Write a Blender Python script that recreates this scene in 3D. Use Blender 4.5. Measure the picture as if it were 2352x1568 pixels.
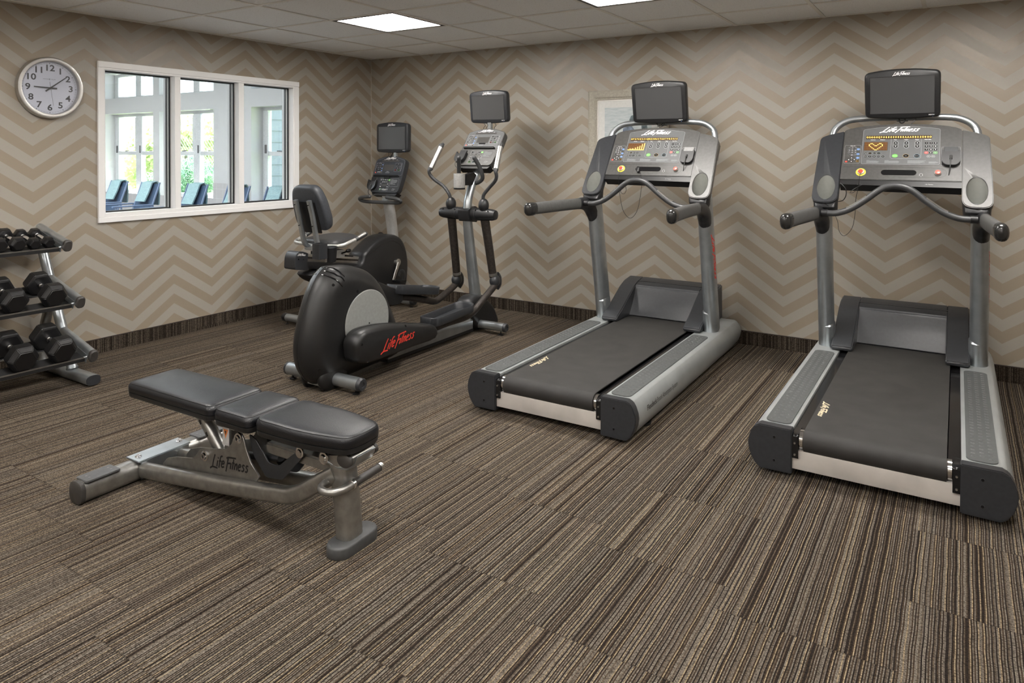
import bpy, bmesh, math, random
from mathutils import Vector, Matrix
from mathutils.bvhtree import BVHTree
D = bpy.data
for o in list(D.objects): D.objects.remove(o)
scene = bpy.context.scene
C = scene.collection
PI = math.pi
# ------------------------------------------------------------------ camera
FPX, CXP, CYP, YAW, PIT, ROLL = 1623.2, 1178.3, 371.9, 0.56677, 0.01324, 0.00234
CAM = Vector((5.1407, -5.3577, 1.4215))
F_ = Vector((-math.sin(YAW)*math.cos(PIT), math.cos(YAW)*math.cos(PIT), -math.sin(PIT)))
R_ = F_.cross(Vector((0, 0, 1))).normalized(); U_ = R_.cross(F_)
R2 = R_*math.cos(ROLL) + U_*math.sin(ROLL); U2 = -R_*math.sin(ROLL) + U_*math.cos(ROLL)
cd = D.cameras.new('camera'); cam = D.objects.new('camera', cd); C.objects.link(cam)
cd.sensor_width = 36; cd.sensor_fit = 'HORIZONTAL'; cd.lens = FPX/2352*36
cd.shift_x = -(CXP-1176)/2352; cd.shift_y = (CYP-784)/2352
cd.clip_start = 0.05; cd.clip_end = 200
M = Matrix((R2, U2, -F_)).transposed().to_4x4(); M.translation = CAM
cam.matrix_world = M
scene.camera = cam
# ------------------------------------------------------------------ world, sun, exposure
vs = scene.view_settings
scene.display_settings.display_device = 'sRGB'
vs.view_transform = 'Standard'; vs.look = 'None'; vs.gamma = 1; vs.use_curve_mapping = False
vs.exposure = 1.15
w = D.worlds.new('sky'); scene.world = w; w.use_nodes = True
nt = w.node_tree; nt.nodes.clear()
sky = nt.nodes.new('ShaderNodeTexSky'); sky.sky_type = 'HOSEK_WILKIE'; sky.turbidity = 3.5
sky.sun_direction = Vector((-0.3, 0.55, 0.75)).normalized()
bg = nt.nodes.new('ShaderNodeBackground'); bg.inputs[1].default_value = 6.0
wo = nt.nodes.new('ShaderNodeOutputWorld')
mxw = nt.nodes.new('ShaderNodeMix'); mxw.data_type = 'RGBA'; mxw.inputs[0].default_value = .45; mxw.inputs[7].default_value = (.9, .95, 1, 1)
nt.links.new(sky.outputs[0], mxw.inputs[6]); nt.links.new(mxw.outputs[2], bg.inputs[0]); nt.links.new(bg.outputs[0], wo.inputs[0])
sd = D.lights.new('sun', 'SUN'); sd.energy = 45; sd.angle = 0.02; sd.color = (1, .95, .86)
so = D.objects.new('sun', sd); C.objects.link(so); so.location = (-8, 8, 9)
so.rotation_euler = Vector((-.62, .25, .74)).to_track_quat('Z', 'Y').to_euler()
LAMP = 22.0      # strength of the ceiling diffusers
# ------------------------------------------------------------------ materials
MATS = {}
def nm(name):
    m = D.materials.new(name); m.use_nodes = True
    n = m.node_tree; b = n.nodes['Principled BSDF']
    return m, n, b
def simple(name, col, rough=.5, metal=0, noise=.06, nscale=60, bump=0, bscale=400, emit=None, es=0, spec=.5, coat=0):
    if name in MATS: return MATS[name]
    m, n, b = nm(name)
    tc = n.nodes.new('ShaderNodeTexCoord')
    t = n.nodes.new('ShaderNodeTexNoise'); t.inputs['Scale'].default_value = nscale; t.inputs['Detail'].default_value = 3
    n.links.new(tc.outputs['Object'], t.inputs['Vector'])
    r = n.nodes.new('ShaderNodeValToRGB')
    c0 = [max(0, c*(1-noise*2)) for c in col]; c1 = [min(1, c*(1+noise*2)) for c in col]
    r.color_ramp.elements[0].position = .3; r.color_ramp.elements[1].position = .7
    r.color_ramp.elements[0].color = (*c0, 1); r.color_ramp.elements[1].color = (*c1, 1)
    n.links.new(t.outputs['Fac'], r.inputs['Fac']); n.links.new(r.outputs[0], b.inputs['Base Color'])
    b.inputs['Roughness'].default_value = rough; b.inputs['Metallic'].default_value = metal
    b.inputs['Specular IOR Level'].default_value = spec
    if coat: b.inputs['Coat Weight'].default_value = coat; b.inputs['Coat Roughness'].default_value = .1
    if bump:
        t2 = n.nodes.new('ShaderNodeTexNoise'); t2.inputs['Scale'].default_value = bscale; t2.inputs['Detail'].default_value = 2
        n.links.new(tc.outputs['Object'], t2.inputs['Vector'])
        bp = n.nodes.new('ShaderNodeBump'); bp.inputs['Strength'].default_value = bump; bp.inputs['Distance'].default_value = .001
        n.links.new(t2.outputs['Fac'], bp.inputs['Height']); n.links.new(bp.outputs[0], b.inputs['Normal'])
    if emit:
        b.inputs['Emission Color'].default_value = (*emit, 1); b.inputs['Emission Strength'].default_value = es
    MATS[name] = m
    return m
plastic = simple('charcoal_plastic', (.014, .0145, .016), .38, bump=.25, bscale=900)
plastic_soft = simple('grey_plastic', (.026, .028, .032), .36, bump=.25, bscale=900)
shroud = simple('shroud_plastic', (.012, .012, .0125), .36, bump=.35, bscale=700)
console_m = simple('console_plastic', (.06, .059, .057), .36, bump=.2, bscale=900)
console_d = simple('console_dark_shade_plastic', (.020, .022, .026), .42, bump=.2, bscale=900)  # dark console bodies, and the shade tone painted on treadmill left wings
panel_m = simple('panel_overlay', (.095, .099, .102), .45, noise=.02)
panel_d = simple('panel_overlay_dark', (.022, .026, .034), .42, noise=.02)
black = simple('black', (.006, .006, .007), .4, noise=0)
gloss_black = simple('gloss_black', (.008, .008, .009), .12, noise=0)
screen_m = simple('screen_glass', (.06, .061, .063), .16, noise=0)
rubber = simple('rubber', (.012, .012, .013), .75, bump=.4, bscale=500)
belt_m = simple('belt_rubber', (.026, .0245, .0235), .62, noise=.12, nscale=9, bump=.7, bscale=1400)
pad_m = simple('tread_pad', (.075, .08, .08), .6, noise=.04)
silver = simple('silver_paint', (.40, .43, .45), .33, .85, noise=.05, nscale=14, bump=.05)
silver_d = simple('pewter_paint', (.33, .325, .31), .34, .85, noise=.08, nscale=30, bump=.15, bscale=900)
rail_m = simple('rail_paint', (.42, .445, .45), .38, .45, noise=.04, nscale=6)
beam_m = simple('beam_paint', (.48, .45, .42), .5, .1, noise=.06, nscale=8)
disk_m = simple('disk_paint', (.30, .31, .30), .5, .2, noise=.03)
cup_m = simple('cup_grey', (.20, .205, .19), .4, .1, noise=.02)
chrome = simple('chrome', (.75, .75, .76), .12, 1, noise=0)
alu = simple('brushed_aluminium', (.50, .49, .47), .38, 1, noise=.04, nscale=30)
steel_dark = simple('worn_steel', (.045, .038, .034), .4, .5, noise=.15, nscale=60)
leather = simple('black_vinyl', (.007, .008, .011), .34, bump=.7, bscale=420, spec=.6)
hexm = simple('hex_rubber', (.006, .006, .0068), .40, bump=.35, bscale=600)
white_ink = simple('white_ink', (.78, .78, .78), .5, noise=0)
grey_ink = simple('grey_ink', (.42, .43, .44), .5, noise=0)
line_ink = simple('line_ink', (.33, .34, .36), .5, noise=0)
red_ink = simple('red_ink', (.62, .045, .03), .5, noise=0)
black_ink = simple('black_ink', (.01, .01, .012), .5, noise=0)
tan_ink = simple('tan_ink', (.70, .60, .42), .6, noise=0)
red_m = simple('red_button', (.60, .06, .03), .3, noise=0)
yellow_m = simple('yellow_ring', (.62, .55, .06), .4, noise=0)
green_m = simple('green_button', (.16, .50, .10), .4, noise=0)
orange_m = simple('amber_button', (.50, .33, .12), .4, noise=0)
blue_m = simple('blue_button', (.10, .20, .48), .4, noise=0)
iceb_m = simple('pale_blue_button', (.25, .38, .48), .4, noise=0)
led_bg = simple('display_brown', (.035, .016, .006), .3, noise=0)
led_dim = simple('display_dim', (.14, .06, .02), .4, noise=0, emit=(1, .45, .08), es=.12)
led_on = simple('display_lit', (.9, .5, .1), .4, noise=0, emit=(1, .62, .16), es=.85)
lcd_off = simple('lcd_off', (.045, .043, .04), .3, noise=0)
white_trim = simple('white_trim', (.84, .84, .84), .4, noise=0)
pool_wall = simple('pool_wall_paint', (.62, .62, .62), .7, noise=.02)
picframe = simple('weathered_wood', (.36, .335, .28), .65, noise=.07, nscale=90, bump=.3, bscale=120)
mat_white = simple('mat_board', (.60, .60, .58), .7, noise=.02)
towel = simple('towel', (.30, .44, .46), .95, noise=.1, nscale=90, bump=1, bscale=500)
sling = simple('navy_sling', (.035, .07, .13), .7, noise=.1, nscale=200)
sling_frame = simple('blue_grey_frame', (.16, .22, .34), .5)
# ceiling board
def ceiling_mat():
    m, n, b = nm('ceiling_board'); tc = n.nodes.new('ShaderNodeTexCoord')
    v = n.nodes.new('ShaderNodeTexNoise'); v.inputs['Scale'].default_value = 140; v.inputs['Detail'].default_value = 4
    n.links.new(tc.outputs['Object'], v.inputs['Vector'])
    r = n.nodes.new('ShaderNodeValToRGB'); r.color_ramp.elements[0].position = .28; r.color_ramp.elements[1].position = .4
    r.color_ramp.elements[0].color = (.55, .55, .55, 1); r.color_ramp.elements[1].color = (.88, .89, .90, 1)
    n.links.new(v.outputs['Fac'], r.inputs['Fac']); n.links.new(r.outputs[0], b.inputs['Base Color'])
    b.inputs['Roughness'].default_value = .9
    return m
ceil_m = ceiling_mat(); tbar_m = simple('grid_bar', (.78, .76, .72), .5, noise=0)
def math_node(n, op, a, b=None, c=None):
    q = n.nodes.new('ShaderNodeMath'); q.operation = op
    for i, v in enumerate((a, b, c)):
        if v is None: continue
        if isinstance(v, (int, float)): q.inputs[i].default_value = v
        else: n.links.new(v, q.inputs[i])
    return q.outputs[0]
# chevron wallpaper: valley at coordinate v0 along the wall, z0 = a light-above boundary at the valley
def chevron(name, axis, v0, z0):
    m, n, b = nm(name); tc = n.nodes.new('ShaderNodeTexCoord'); s = n.nodes.new('ShaderNodeSeparateXYZ')
    n.links.new(tc.outputs['Object'], s.inputs[0])
    u = s.outputs[axis]; z = s.outputs[2]
    d = math_node(n, 'SUBTRACT', u, v0)
    t = math_node(n, 'PINGPONG', d, .3262)
    k = math_node(n, 'MULTIPLY_ADD', t, -.2265/.3262, z)
    k = math_node(n, 'SUBTRACT', k, z0)
    k = math_node(n, 'DIVIDE', k, .1508)
    fr = math_node(n, 'FRACT', k)
    light = math_node(n, 'LESS_THAN', fr, .5)
    nz = n.nodes.new('ShaderNodeTexNoise'); nz.inputs['Scale'].default_value = 260; nz.inputs['Detail'].default_value = 2
    n.links.new(tc.outputs['Object'], nz.inputs['Vector'])
    mix = n.nodes.new('ShaderNodeMix'); mix.data_type = 'RGBA'
    mix.inputs[6].default_value = (.325, .272, .208, 1); mix.inputs[7].default_value = (.385, .355, .312, 1)
    n.links.new(light, mix.inputs[0])
    mul = n.nodes.new('ShaderNodeMix'); mul.data_type = 'RGBA'; mul.blend_type = 'MULTIPLY'; mul.inputs[0].default_value = .16
    n.links.new(mix.outputs[2], mul.inputs[6]); n.links.new(nz.outputs['Color'], mul.inputs[7])
    n.links.new(mul.outputs[2], b.inputs['Base Color'])
    ro = math_node(n, 'MULTIPLY_ADD', light, .12, .38)
    n.links.new(ro, b.inputs['Roughness'])
    b.inputs['Specular IOR Level'].default_value = .55
    bp = n.nodes.new('ShaderNodeBump'); bp.inputs['Strength'].default_value = .15; bp.inputs['Distance'].default_value = .001
    n.links.new(nz.outputs['Fac'], bp.inputs['Height']); n.links.new(bp.outputs[0], b.inputs['Normal'])
    return m
# carpet: yarn stripes along y, half metre tiles
def carpet(name, axis=0, other=1, base=False):
    m, n, b = nm(name); tc = n.nodes.new('ShaderNodeTexCoord'); s = n.nodes.new('ShaderNodeSeparateXYZ')
    n.links.new(tc.outputs['Object'], s.inputs[0]); x = s.outputs[axis]; y = s.outputs[other]
    P = .0036 if not base else .005
    ty = math_node(n, 'FLOOR', math_node(n, 'DIVIDE', math_node(n, 'ADD', y, math_node(n, 'MULTIPLY', math_node(n, 'FLOOR', math_node(n, 'DIVIDE', x, .5)), .13)), .5))
    # wobble of the yarn
    wn = n.nodes.new('ShaderNodeTexNoise'); wn.inputs['Scale'].default_value = 9; wn.inputs['Detail'].default_value = 0
    n.links.new(tc.outputs['Object'], wn.inputs['Vector'])
    xw = math_node(n, 'MULTIPLY_ADD', math_node(n, 'SUBTRACT', wn.outputs['Fac'], .5), .0045, x)
    i = math_node(n, 'FLOOR', math_node(n, 'DIVIDE', xw, P))
    cb = n.nodes.new('ShaderNodeCombineXYZ'); n.links.new(i, cb.inputs[0]); n.links.new(math_node(n, 'MULTIPLY', ty, 0.0 if not base else 1.0), cb.inputs[1])
    wh = n.nodes.new('ShaderNodeTexWhiteNoise'); n.links.new(cb.outputs[0], wh.inputs['Vector'])
    # yarn colour
    r = n.nodes.new('ShaderNodeValToRGB'); r.color_ramp.interpolation = 'CONSTANT'
    if not base:
        sh = n.nodes.new('ShaderNodeTexWhiteNoise'); cb2 = n.nodes.new('ShaderNodeCombineXYZ')
        n.links.new(ty, cb2.inputs[1]); n.links.new(math_node(n, 'FLOOR', math_node(n, 'DIVIDE', x, .5)), cb2.inputs[0]); n.links.new(cb2.outputs[0], sh.inputs['Vector'])
        off = math_node(n, 'MULTIPLY', math_node(n, 'FLOOR', math_node(n, 'MULTIPLY', sh.outputs['Value'], 2.2)), 2)
        jit = math_node(n, 'MULTIPLY', math_node(n, 'GREATER_THAN', wh.outputs['Value'], .78), 4)
        k9 = math_node(n, 'MODULO', math_node(n, 'ADD', math_node(n, 'ADD', math_node(n, 'ADD', i, 9000), off), jit), 10)
        fac = math_node(n, 'DIVIDE', math_node(n, 'ADD', k9, .5), 10)
        seq = [(.245, .195, .130), (.024, .016, .011), (.135, .116, .095), (.050, .034, .022), (.160, .142, .120), (.020, .014, .011), (.090, .070, .051), (.120, .104, .086), (.018, .013, .011), (.150, .132, .108)]
        cols = [(q/10, c) for q, c in enumerate(seq)]
    else:
        cols = [(0, (.028, .021, .016)), (.40, (.060, .048, .037)), (.72, (.100, .084, .066))]; fac = wh.outputs['Value']
    e = r.color_ramp.elements
    e[0].position, e[0].color = cols[0][0], (*cols[0][1], 1); e[1].position, e[1].color = cols[1][0], (*cols[1][1], 1)
    for p_, c_ in cols[2:]:
        q = e.new(p_); q.color = (*c_, 1)
    n.links.new(fac, r.inputs['Fac'])
    # loops along the yarn
    lp = n.nodes.new('ShaderNodeCombineXYZ'); n.links.new(math_node(n, 'MULTIPLY', i, 3.7), lp.inputs[0])
    n.links.new(math_node(n, 'MULTIPLY', y, 170.0), lp.inputs[1])
    ln = n.nodes.new('ShaderNodeTexNoise'); ln.inputs['Scale'].default_value = 1.0; ln.inputs['Detail'].default_value = 1
    n.links.new(lp.outputs[0], ln.inputs['Vector'])
    lr = n.nodes.new('ShaderNodeValToRGB'); lr.color_ramp.elements[0].position = .36; lr.color_ramp.elements[1].position = .58
    lr.color_ramp.elements[0].color = (.28, .26, .24, 1); lr.color_ramp.elements[1].color = (1.25, 1.22, 1.2, 1)
    n.links.new(ln.outputs['Fac'], lr.inputs['Fac'])
    # dark groove between yarns
    g = math_node(n, 'PINGPONG', xw, P/2)
    gr = n.nodes.new('ShaderNodeValToRGB'); gr.color_ramp.elements[0].position = 0; gr.color_ramp.elements[1].position = .0016 * 1
    gd = math_node(n, 'DIVIDE', g, P/2)
    gr.color_ramp.elements[1].position = .45
    gr.color_ramp.elements[0].color = (.38, .36, .34, 1); gr.color_ramp.elements[1].color = (1.1, 1.1, 1.1, 1)
    n.links.new(gd, gr.inputs['Fac'])
    m1 = n.nodes.new('ShaderNodeMix'); m1.data_type = 'RGBA'; m1.blend_type = 'MULTIPLY'; m1.inputs[0].default_value = .8
    n.links.new(r.outputs[0], m1.inputs[6]); n.links.new(lr.outputs[0], m1.inputs[7])
    m2 = n.nodes.new('ShaderNodeMix'); m2.data_type = 'RGBA'; m2.blend_type = 'MULTIPLY'; m2.inputs[0].default_value = .9
    n.links.new(m1.outputs[2], m2.inputs[6]); n.links.new(gr.outputs[0], m2.inputs[7])
    # tile joints
    out = m2.outputs[2]
    if not base:
        fy = math_node(n, 'FRACT', math_node(n, 'DIVIDE', math_node(n, 'ADD', y, math_node(n, 'MULTIPLY', math_node(n, 'FLOOR', math_node(n, 'DIVIDE', x, .5)), .13)), .5))
        jn = math_node(n, 'LESS_THAN', math_node(n, 'PINGPONG', fy, .5), .007)
        m3 = n.nodes.new('ShaderNodeMix'); m3.data_type = 'RGBA'; m3.blend_type = 'MULTIPLY'
        m3.inputs[7].default_value = (.62, .60, .58, 1)
        n.links.new(math_node(n, 'MULTIPLY', jn, .7), m3.inputs[0]); n.links.new(out, m3.inputs[6]); out = m3.outputs[2]
    n.links.new(out, b.inputs['Base Color'])
    b.inputs['Roughness'].default_value = .95; b.inputs['Specular IOR Level'].default_value = .15
    bp = n.nodes.new('ShaderNodeBump'); bp.inputs['Strength'].default_value = .5; bp.inputs['Distance'].default_value = .003
    n.links.new(math_node(n, 'ADD', gd, ln.outputs['Fac']), bp.inputs['Height']); n.links.new(bp.outputs[0], b.inputs['Normal'])
    return m
carpet_m = carpet('carpet'); cb_left = carpet('carpet_base_left', 1, 2, True); cb_back = carpet('carpet_base_back', 0, 2, True)
def glass_mat():
    m = D.materials.new('window_glass'); m.use_nodes = True; n = m.node_tree; n.nodes.clear()
    tr = n.nodes.new('ShaderNodeBsdfTransparent'); tr.inputs[0].default_value = (.95, .965, .97, 1)
    gl = n.nodes.new('ShaderNodeBsdfGlossy'); gl.inputs['Roughness'].default_value = .01
    lw = n.nodes.new('ShaderNodeLayerWeight'); lw.inputs[0].default_value = .5
    fr = n.nodes.new('ShaderNodeMath'); fr.operation = 'POWER'; n.links.new(lw.outputs['Facing'], fr.inputs[0]); fr.inputs[1].default_value = 4.5
    f2 = n.nodes.new('ShaderNodeMath'); f2.operation = 'MULTIPLY_ADD'; n.links.new(fr.outputs[0], f2.inputs[0]); f2.inputs[1].default_value = .8; f2.inputs[2].default_value = .035; fr = f2
    mx = n.nodes.new('ShaderNodeMixShader'); o = n.nodes.new('ShaderNodeOutputMaterial')
    n.links.new(fr.outputs[0], mx.inputs[0]); n.links.new(tr.outputs[0], mx.inputs[1]); n.links.new(gl.outputs[0], mx.inputs[2])
    n.links.new(mx.outputs[0], o.inputs[0]); return m
glass = glass_mat()
def tile_mat(name, c1, c2, bw, rh, axis='xz'):
    m, n, b = nm(name); tc = n.nodes.new('ShaderNodeTexCoord'); mp = n.nodes.new('ShaderNodeMapping')
    if axis == 'xz': mp.inputs['Rotation'].default_value = (PI/2, 0, 0)
    n.links.new(tc.outputs['Object'], mp.inputs[0])
    br = n.nodes.new('ShaderNodeTexBrick'); br.offset = 0
    br.inputs['Color1'].default_value = (*c1, 1); br.inputs['Color2'].default_value = (*c1, 1); br.inputs['Mortar'].default_value = (*c2, 1)
    br.inputs['Scale'].default_value = 1; br.inputs['Mortar Size'].default_value = .003
    br.inputs['Brick Width'].default_value = bw; br.inputs['Row Height'].default_value = rh
    n.links.new(mp.outputs[0], br.inputs[0]); n.links.new(br.outputs[0], b.inputs['Base Color']); b.inputs['Roughness'].default_value = .3
    return m
# ------------------------------------------------------------------ mesh builder
def sgn(v): return -1 if v < 0 else 1
def cr(pts, k=6, closed=False):
    pts = [Vector(p) for p in pts]; out = []; n = len(pts)
    for i in range(n-1):
        p0 = pts[max(0, i-1)]; p1 = pts[i]; p2 = pts[i+1]; p3 = pts[min(n-1, i+2)]
        for j in range(k):
            t = j/k
            out.append(.5*((2*p1)+(-p0+p2)*t+(2*p0-5*p1+4*p2-p3)*t*t+(-p0+3*p1-3*p2+p3)*t*t*t))
    out.append(pts[-1]); return out
def lerpl(l, k):
    out = []
    for i in range(len(l)-1):
        for j in range(k):
            t = j/k; a, b = l[i], l[i+1]
            out.append(tuple(a[q]*(1-t)+b[q]*t for q in range(len(a))) if isinstance(a, (tuple, list)) else a*(1-t)+b*t)
    out.append(l[-1]); return out
def rrect(w, h, r, k=4, cx=0, cy=0):
    out = []
    for sx, sy, a0 in ((1, 1, 0), (-1, 1, 90), (-1, -1, 180), (1, -1, 270)):
        for j in range(k+1):
            a = math.radians(a0+90*j/k); out.append((cx+sx*(w/2-r)+r*math.cos(a), cy+sy*(h/2-r)+r*math.sin(a)))
    return out
def ellipse(rx, ry, n=20, cx=0, cy=0): return [(cx+rx*math.cos(2*PI*i/n), cy+ry*math.sin(2*PI*i/n)) for i in range(n)]
def roundpoly(pts, rad, k=4):
    """polygon with rounded corners; rad number or list"""
    n = len(pts); out = []
    for i in range(n):
        p = Vector(pts[i]); a = Vector(pts[i-1]); b = Vector(pts[(i+1) % n]); r = rad[i] if isinstance(rad, (list, tuple)) else rad
        if r <= 0: out.append(tuple(p)); continue
        da = (a-p).normalized(); db = (b-p).normalized(); d = min(r, (a-p).length*.45, (b-p).length*.45)
        s, e = p+da*d, p+db*d
        for j in range(k+1):
            t = j/k; out.append(tuple(s*(1-t)**2+p*2*t*(1-t)+e*t*t))
    return out
class MB:
    def __init__(s, M=None): s.v = []; s.f = []; s.mi = []; s.M = M; s.cur = 0
    def mat(s, i): s.cur = i; return s
    def add(s, vs, fs):
        o = len(s.v)
        s.v += [tuple(s.M @ Vector(p)) if s.M is not None else tuple(p) for p in vs]
        s.f += [tuple(i+o for i in f) for f in fs]; s.mi += [s.cur]*len(fs); return s
    def box(s, x0, x1, y0, y1, z0, z1):
        return s.add([(x0,y0,z0),(x1,y0,z0),(x1,y1,z0),(x0,y1,z0),(x0,y0,z1),(x1,y0,z1),(x1,y1,z1),(x0,y1,z1)],
                     [(0,3,2,1),(4,5,6,7),(0,1,5,4),(1,2,6,5),(2,3,7,6),(3,0,4,7)])
    def prism(s, poly, axis, a, b):
        n = len(poly); mk = {'x': lambda t, p: (t, p[0], p[1]), 'y': lambda t, p: (p[0], t, p[1]), 'z': lambda t, p: (p[0], p[1], t)}[axis]
        return s.add([mk(a, p) for p in poly]+[mk(b, p) for p in poly],
                     [tuple(range(n))[::-1], tuple(range(n, 2*n))]+[(i, (i+1) % n, n+(i+1) % n, n+i) for i in range(n)])
    def loft(s, rings, caps=True, closed=False):
        n = len(rings[0]); vs = [p for r in rings for p in r]; fs = []
        m = len(rings)
        for k in range(m-1 if not closed else m):
            a, b = k*n, ((k+1) % m)*n
            fs += [(a+i, a+(i+1) % n, b+(i+1) % n, b+i) for i in range(n)]
        if caps and not closed: fs += [tuple(range(n))[::-1], tuple(range((m-1)*n, m*n))]
        return s.add(vs, fs)
    def tube(s, path, r, n=14, up=(0, 0, 1), e=2, caps=True, flat=None):
        path = [Vector(p) for p in path]; up = Vector(up); rings = []; L = len(path); prev = None
        for i, p in enumerate(path):
            t = (path[min(L-1, i+1)]-path[max(0, i-1)]).normalized()
            sd = t.cross(up)
            if sd.length < .05: sd = prev if prev is not None else t.cross(Vector((0, 1, .01)))
            sd.normalize()
            if prev is not None and sd.dot(prev) < 0: sd = -sd
            prev = sd; nn = sd.cross(t)
            rr = r[i] if isinstance(r, list) else r
            if isinstance(rr, (int, float)): rr = (rr, rr)
            ring = []
            for k in range(n):
                a = 2*PI*k/n; c_, s_ = math.cos(a), math.sin(a)
                ring.append(p+sd*(sgn(c_)*abs(c_)**(2/e)*rr[0])+nn*(sgn(s_)*abs(s_)**(2/e)*rr[1]))
            rings.append(ring)
        return s.loft(rings, caps)
    def strip(s, path, r, a0, a1, n=5, up=(0, 0, 1), th=.0008):
        """thin curved plate lying on a tube between two angles"""
        path = [Vector(p) for p in path]; up = Vector(up); rings = []; L = len(path)
        for i, p in enumerate(path):
            t = (path[min(L-1, i+1)]-path[max(0, i-1)]).normalized(); sd = t.cross(up).normalized(); nn = sd.cross(t)
            ring = []
            for R, seq in ((r+th, range(n)), (r-th, range(n-1, -1, -1))):
                for k in seq:
                    a = math.radians(a0+(a1-a0)*k/(n-1)); ring.append(p+sd*(math.cos(a)*R)+nn*(math.sin(a)*R))
            rings.append(ring)
        return s.loft(rings, True)
    def lathe(s, prof, o=(0, 0, 0), ax=(0, 0, 1), n=24, caps=True):
        o = Vector(o); ax = Vector(ax).normalized(); a = ax.orthogonal().normalized(); b = ax.cross(a); rings = []
        for r, h in prof: rings.append([o+ax*h+a*(math.cos(2*PI*k/n)*r)+b*(math.sin(2*PI*k/n)*r) for k in range(n)])
        return s.loft(rings, caps)
    def cyl(s, p, q, r, n=16):
        p, q = Vector(p), Vector(q); return s.lathe([(r, 0), (r, (q-p).length)], p, q-p, n)
    def ball(s, c, r, n=16, m=9):
        if isinstance(r, (int, float)): r = (r, r, r)
        rings = []
        for i in range(m+1):
            a = -PI/2+PI*i/m; q = max(.02, math.cos(a)); rings.append([(c[0]+r[0]*q*math.cos(2*PI*k/n), c[1]+r[1]*q*math.sin(2*PI*k/n), c[2]+r[2]*math.sin(a)) for k in range(n)])
        return s.loft(rings)
    def ribbon(s, pts, w, h=0, closed=False, z=0):
        """flat line in the xy plane of the current frame (thickness h)"""
        n = len(pts); L = []; Rr = []
        for i, p in enumerate(pts):
            a = pts[i-1] if (i or closed) else pts[i]; b = pts[(i+1) % n] if (i < n-1 or closed) else pts[i]
            dx, dy = b[0]-a[0], b[1]-a[1]; l = math.hypot(dx, dy) or 1; nx, ny = -dy/l*w/2, dx/l*w/2
            L.append((p[0]+nx, p[1]+ny)); Rr.append((p[0]-nx, p[1]-ny))
        vs = [(x, y, z+h) for x, y in L]+[(x, y, z+h) for x, y in Rr]; fs = []
        for i in range(n if closed else n-1): j = (i+1) % n; fs.append((n+i, n+j, j, i))
        return s.add(vs, fs)
    def build(s, name, mats, parent=None, bevel=0, seg=2, smooth=38, kind=None, label=None, loc=None):
        me = D.meshes.new(name); me.from_pydata(s.v, [], s.f)
        if not isinstance(mats, (list, tuple)): mats = [mats]
        for m in mats: me.materials.append(m)
        for p, i in zip(me.polygons, s.mi): p.material_index = i
        bm = bmesh.new(); bm.from_mesh(me)
        if bevel:
            bmesh.ops.recalc_face_normals(bm, faces=bm.faces)
            ed = [e for e in bm.edges if len(e.link_faces) == 2 and e.calc_face_angle(0) > math.radians(28)]
            bmesh.ops.bevel(bm, geom=ed, offset=bevel, segments=seg, affect='EDGES', clamp_overlap=True)
        else:
            bmesh.ops.recalc_face_normals(bm, faces=bm.faces)
        bm.to_mesh(me); bm.free()
        if smooth:
            me.polygons.foreach_set('use_smooth', [True]*len(me.polygons)); me.set_sharp_from_angle(angle=math.radians(smooth))
        o = D.objects.new(name, me); C.objects.link(o)
        if parent: o.parent = parent
        if kind: o['kind'] = kind
        if label: o['label'] = label
        if loc: o.location = loc
        return o
def frame(O, X, U):
    """matrix whose x = X, y = U, z = X x U, placed at O"""
    X = Vector(X).normalized(); U = Vector(U).normalized(); N = X.cross(U); m = Matrix((X, U, N)).transposed().to_4x4(); m.translation = Vector(O); return m
_tx = {}
def text_geo(t, size=1.0, align='CENTER', sx=1.0, bold=0):
    k = (t, align, bold)
    if k not in _tx:
        c = D.curves.new('t', 'FONT'); c.body = t; c.size = 1; c.align_x = align; c.align_y = 'CENTER'; c.resolution_u = 3; c.offset = bold
        o = D.objects.new('t', c); C.objects.link(o); bpy.context.view_layer.update()
        me = o.evaluated_get(bpy.context.evaluated_depsgraph_get()).to_mesh()
        _tx[k] = ([tuple(v.co) for v in me.vertices], [tuple(p.vertices) for p in me.polygons])
        D.objects.remove(o); D.curves.remove(c)
    v, f = _tx[k]; return v, f
def put_text(mb, t, x, y, size, align='CENTER', sx=1.0, z=0, bold=0):
    v, f = text_geo(t, 1, align, bold=bold); mb.add([(x+p[0]*size*sx, y+p[1]*size, z) for p in v], f); return mb
LOGO = [[(.12,1.15),(.0,.5),(-.02,-.12)],[(-.35,-.30),(-.02,-.10),(.75,-.16)],[(.62,.0),(.62,.6)],[(.66,.78),(.67,.92)],
 [(1.28,1.08),(1.08,1.06),(.98,.85),(.95,-.1)],[(.80,.55),(1.2,.60)],[(1.25,.33),(1.58,.40),(1.60,.58),(1.45,.64),(1.30,.50),(1.27,.20),(1.40,.02),(1.68,.10)],
 [(2.12,1.05),(2.10,.4),(2.05,-.32)],[(1.88,.98),(2.2,1.10),(3.25,1.12)],[(2.1,.50),(2.55,.56)],[(2.62,0),(2.64,.6)],
 [(2.95,1.0),(2.92,.0)],[(2.78,.62),(3.12,.66)],[(3.22,.0),(3.24,.62)],[(3.24,.35),(3.38,.58),(3.52,.55),(3.54,.0)],
 [(3.72,.33),(4.02,.40),(4.04,.56),(3.92,.63),(3.78,.50),(3.74,.20),(3.86,.02),(4.10,.08)],
 [(4.62,.56),(4.42,.63),(4.32,.48),(4.56,.26),(4.48,.03),(4.24,.06)],[(5.14,.56),(4.94,.63),(4.84,.48),(5.08,.26),(5.0,.03),(4.76,.06)]]
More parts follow.
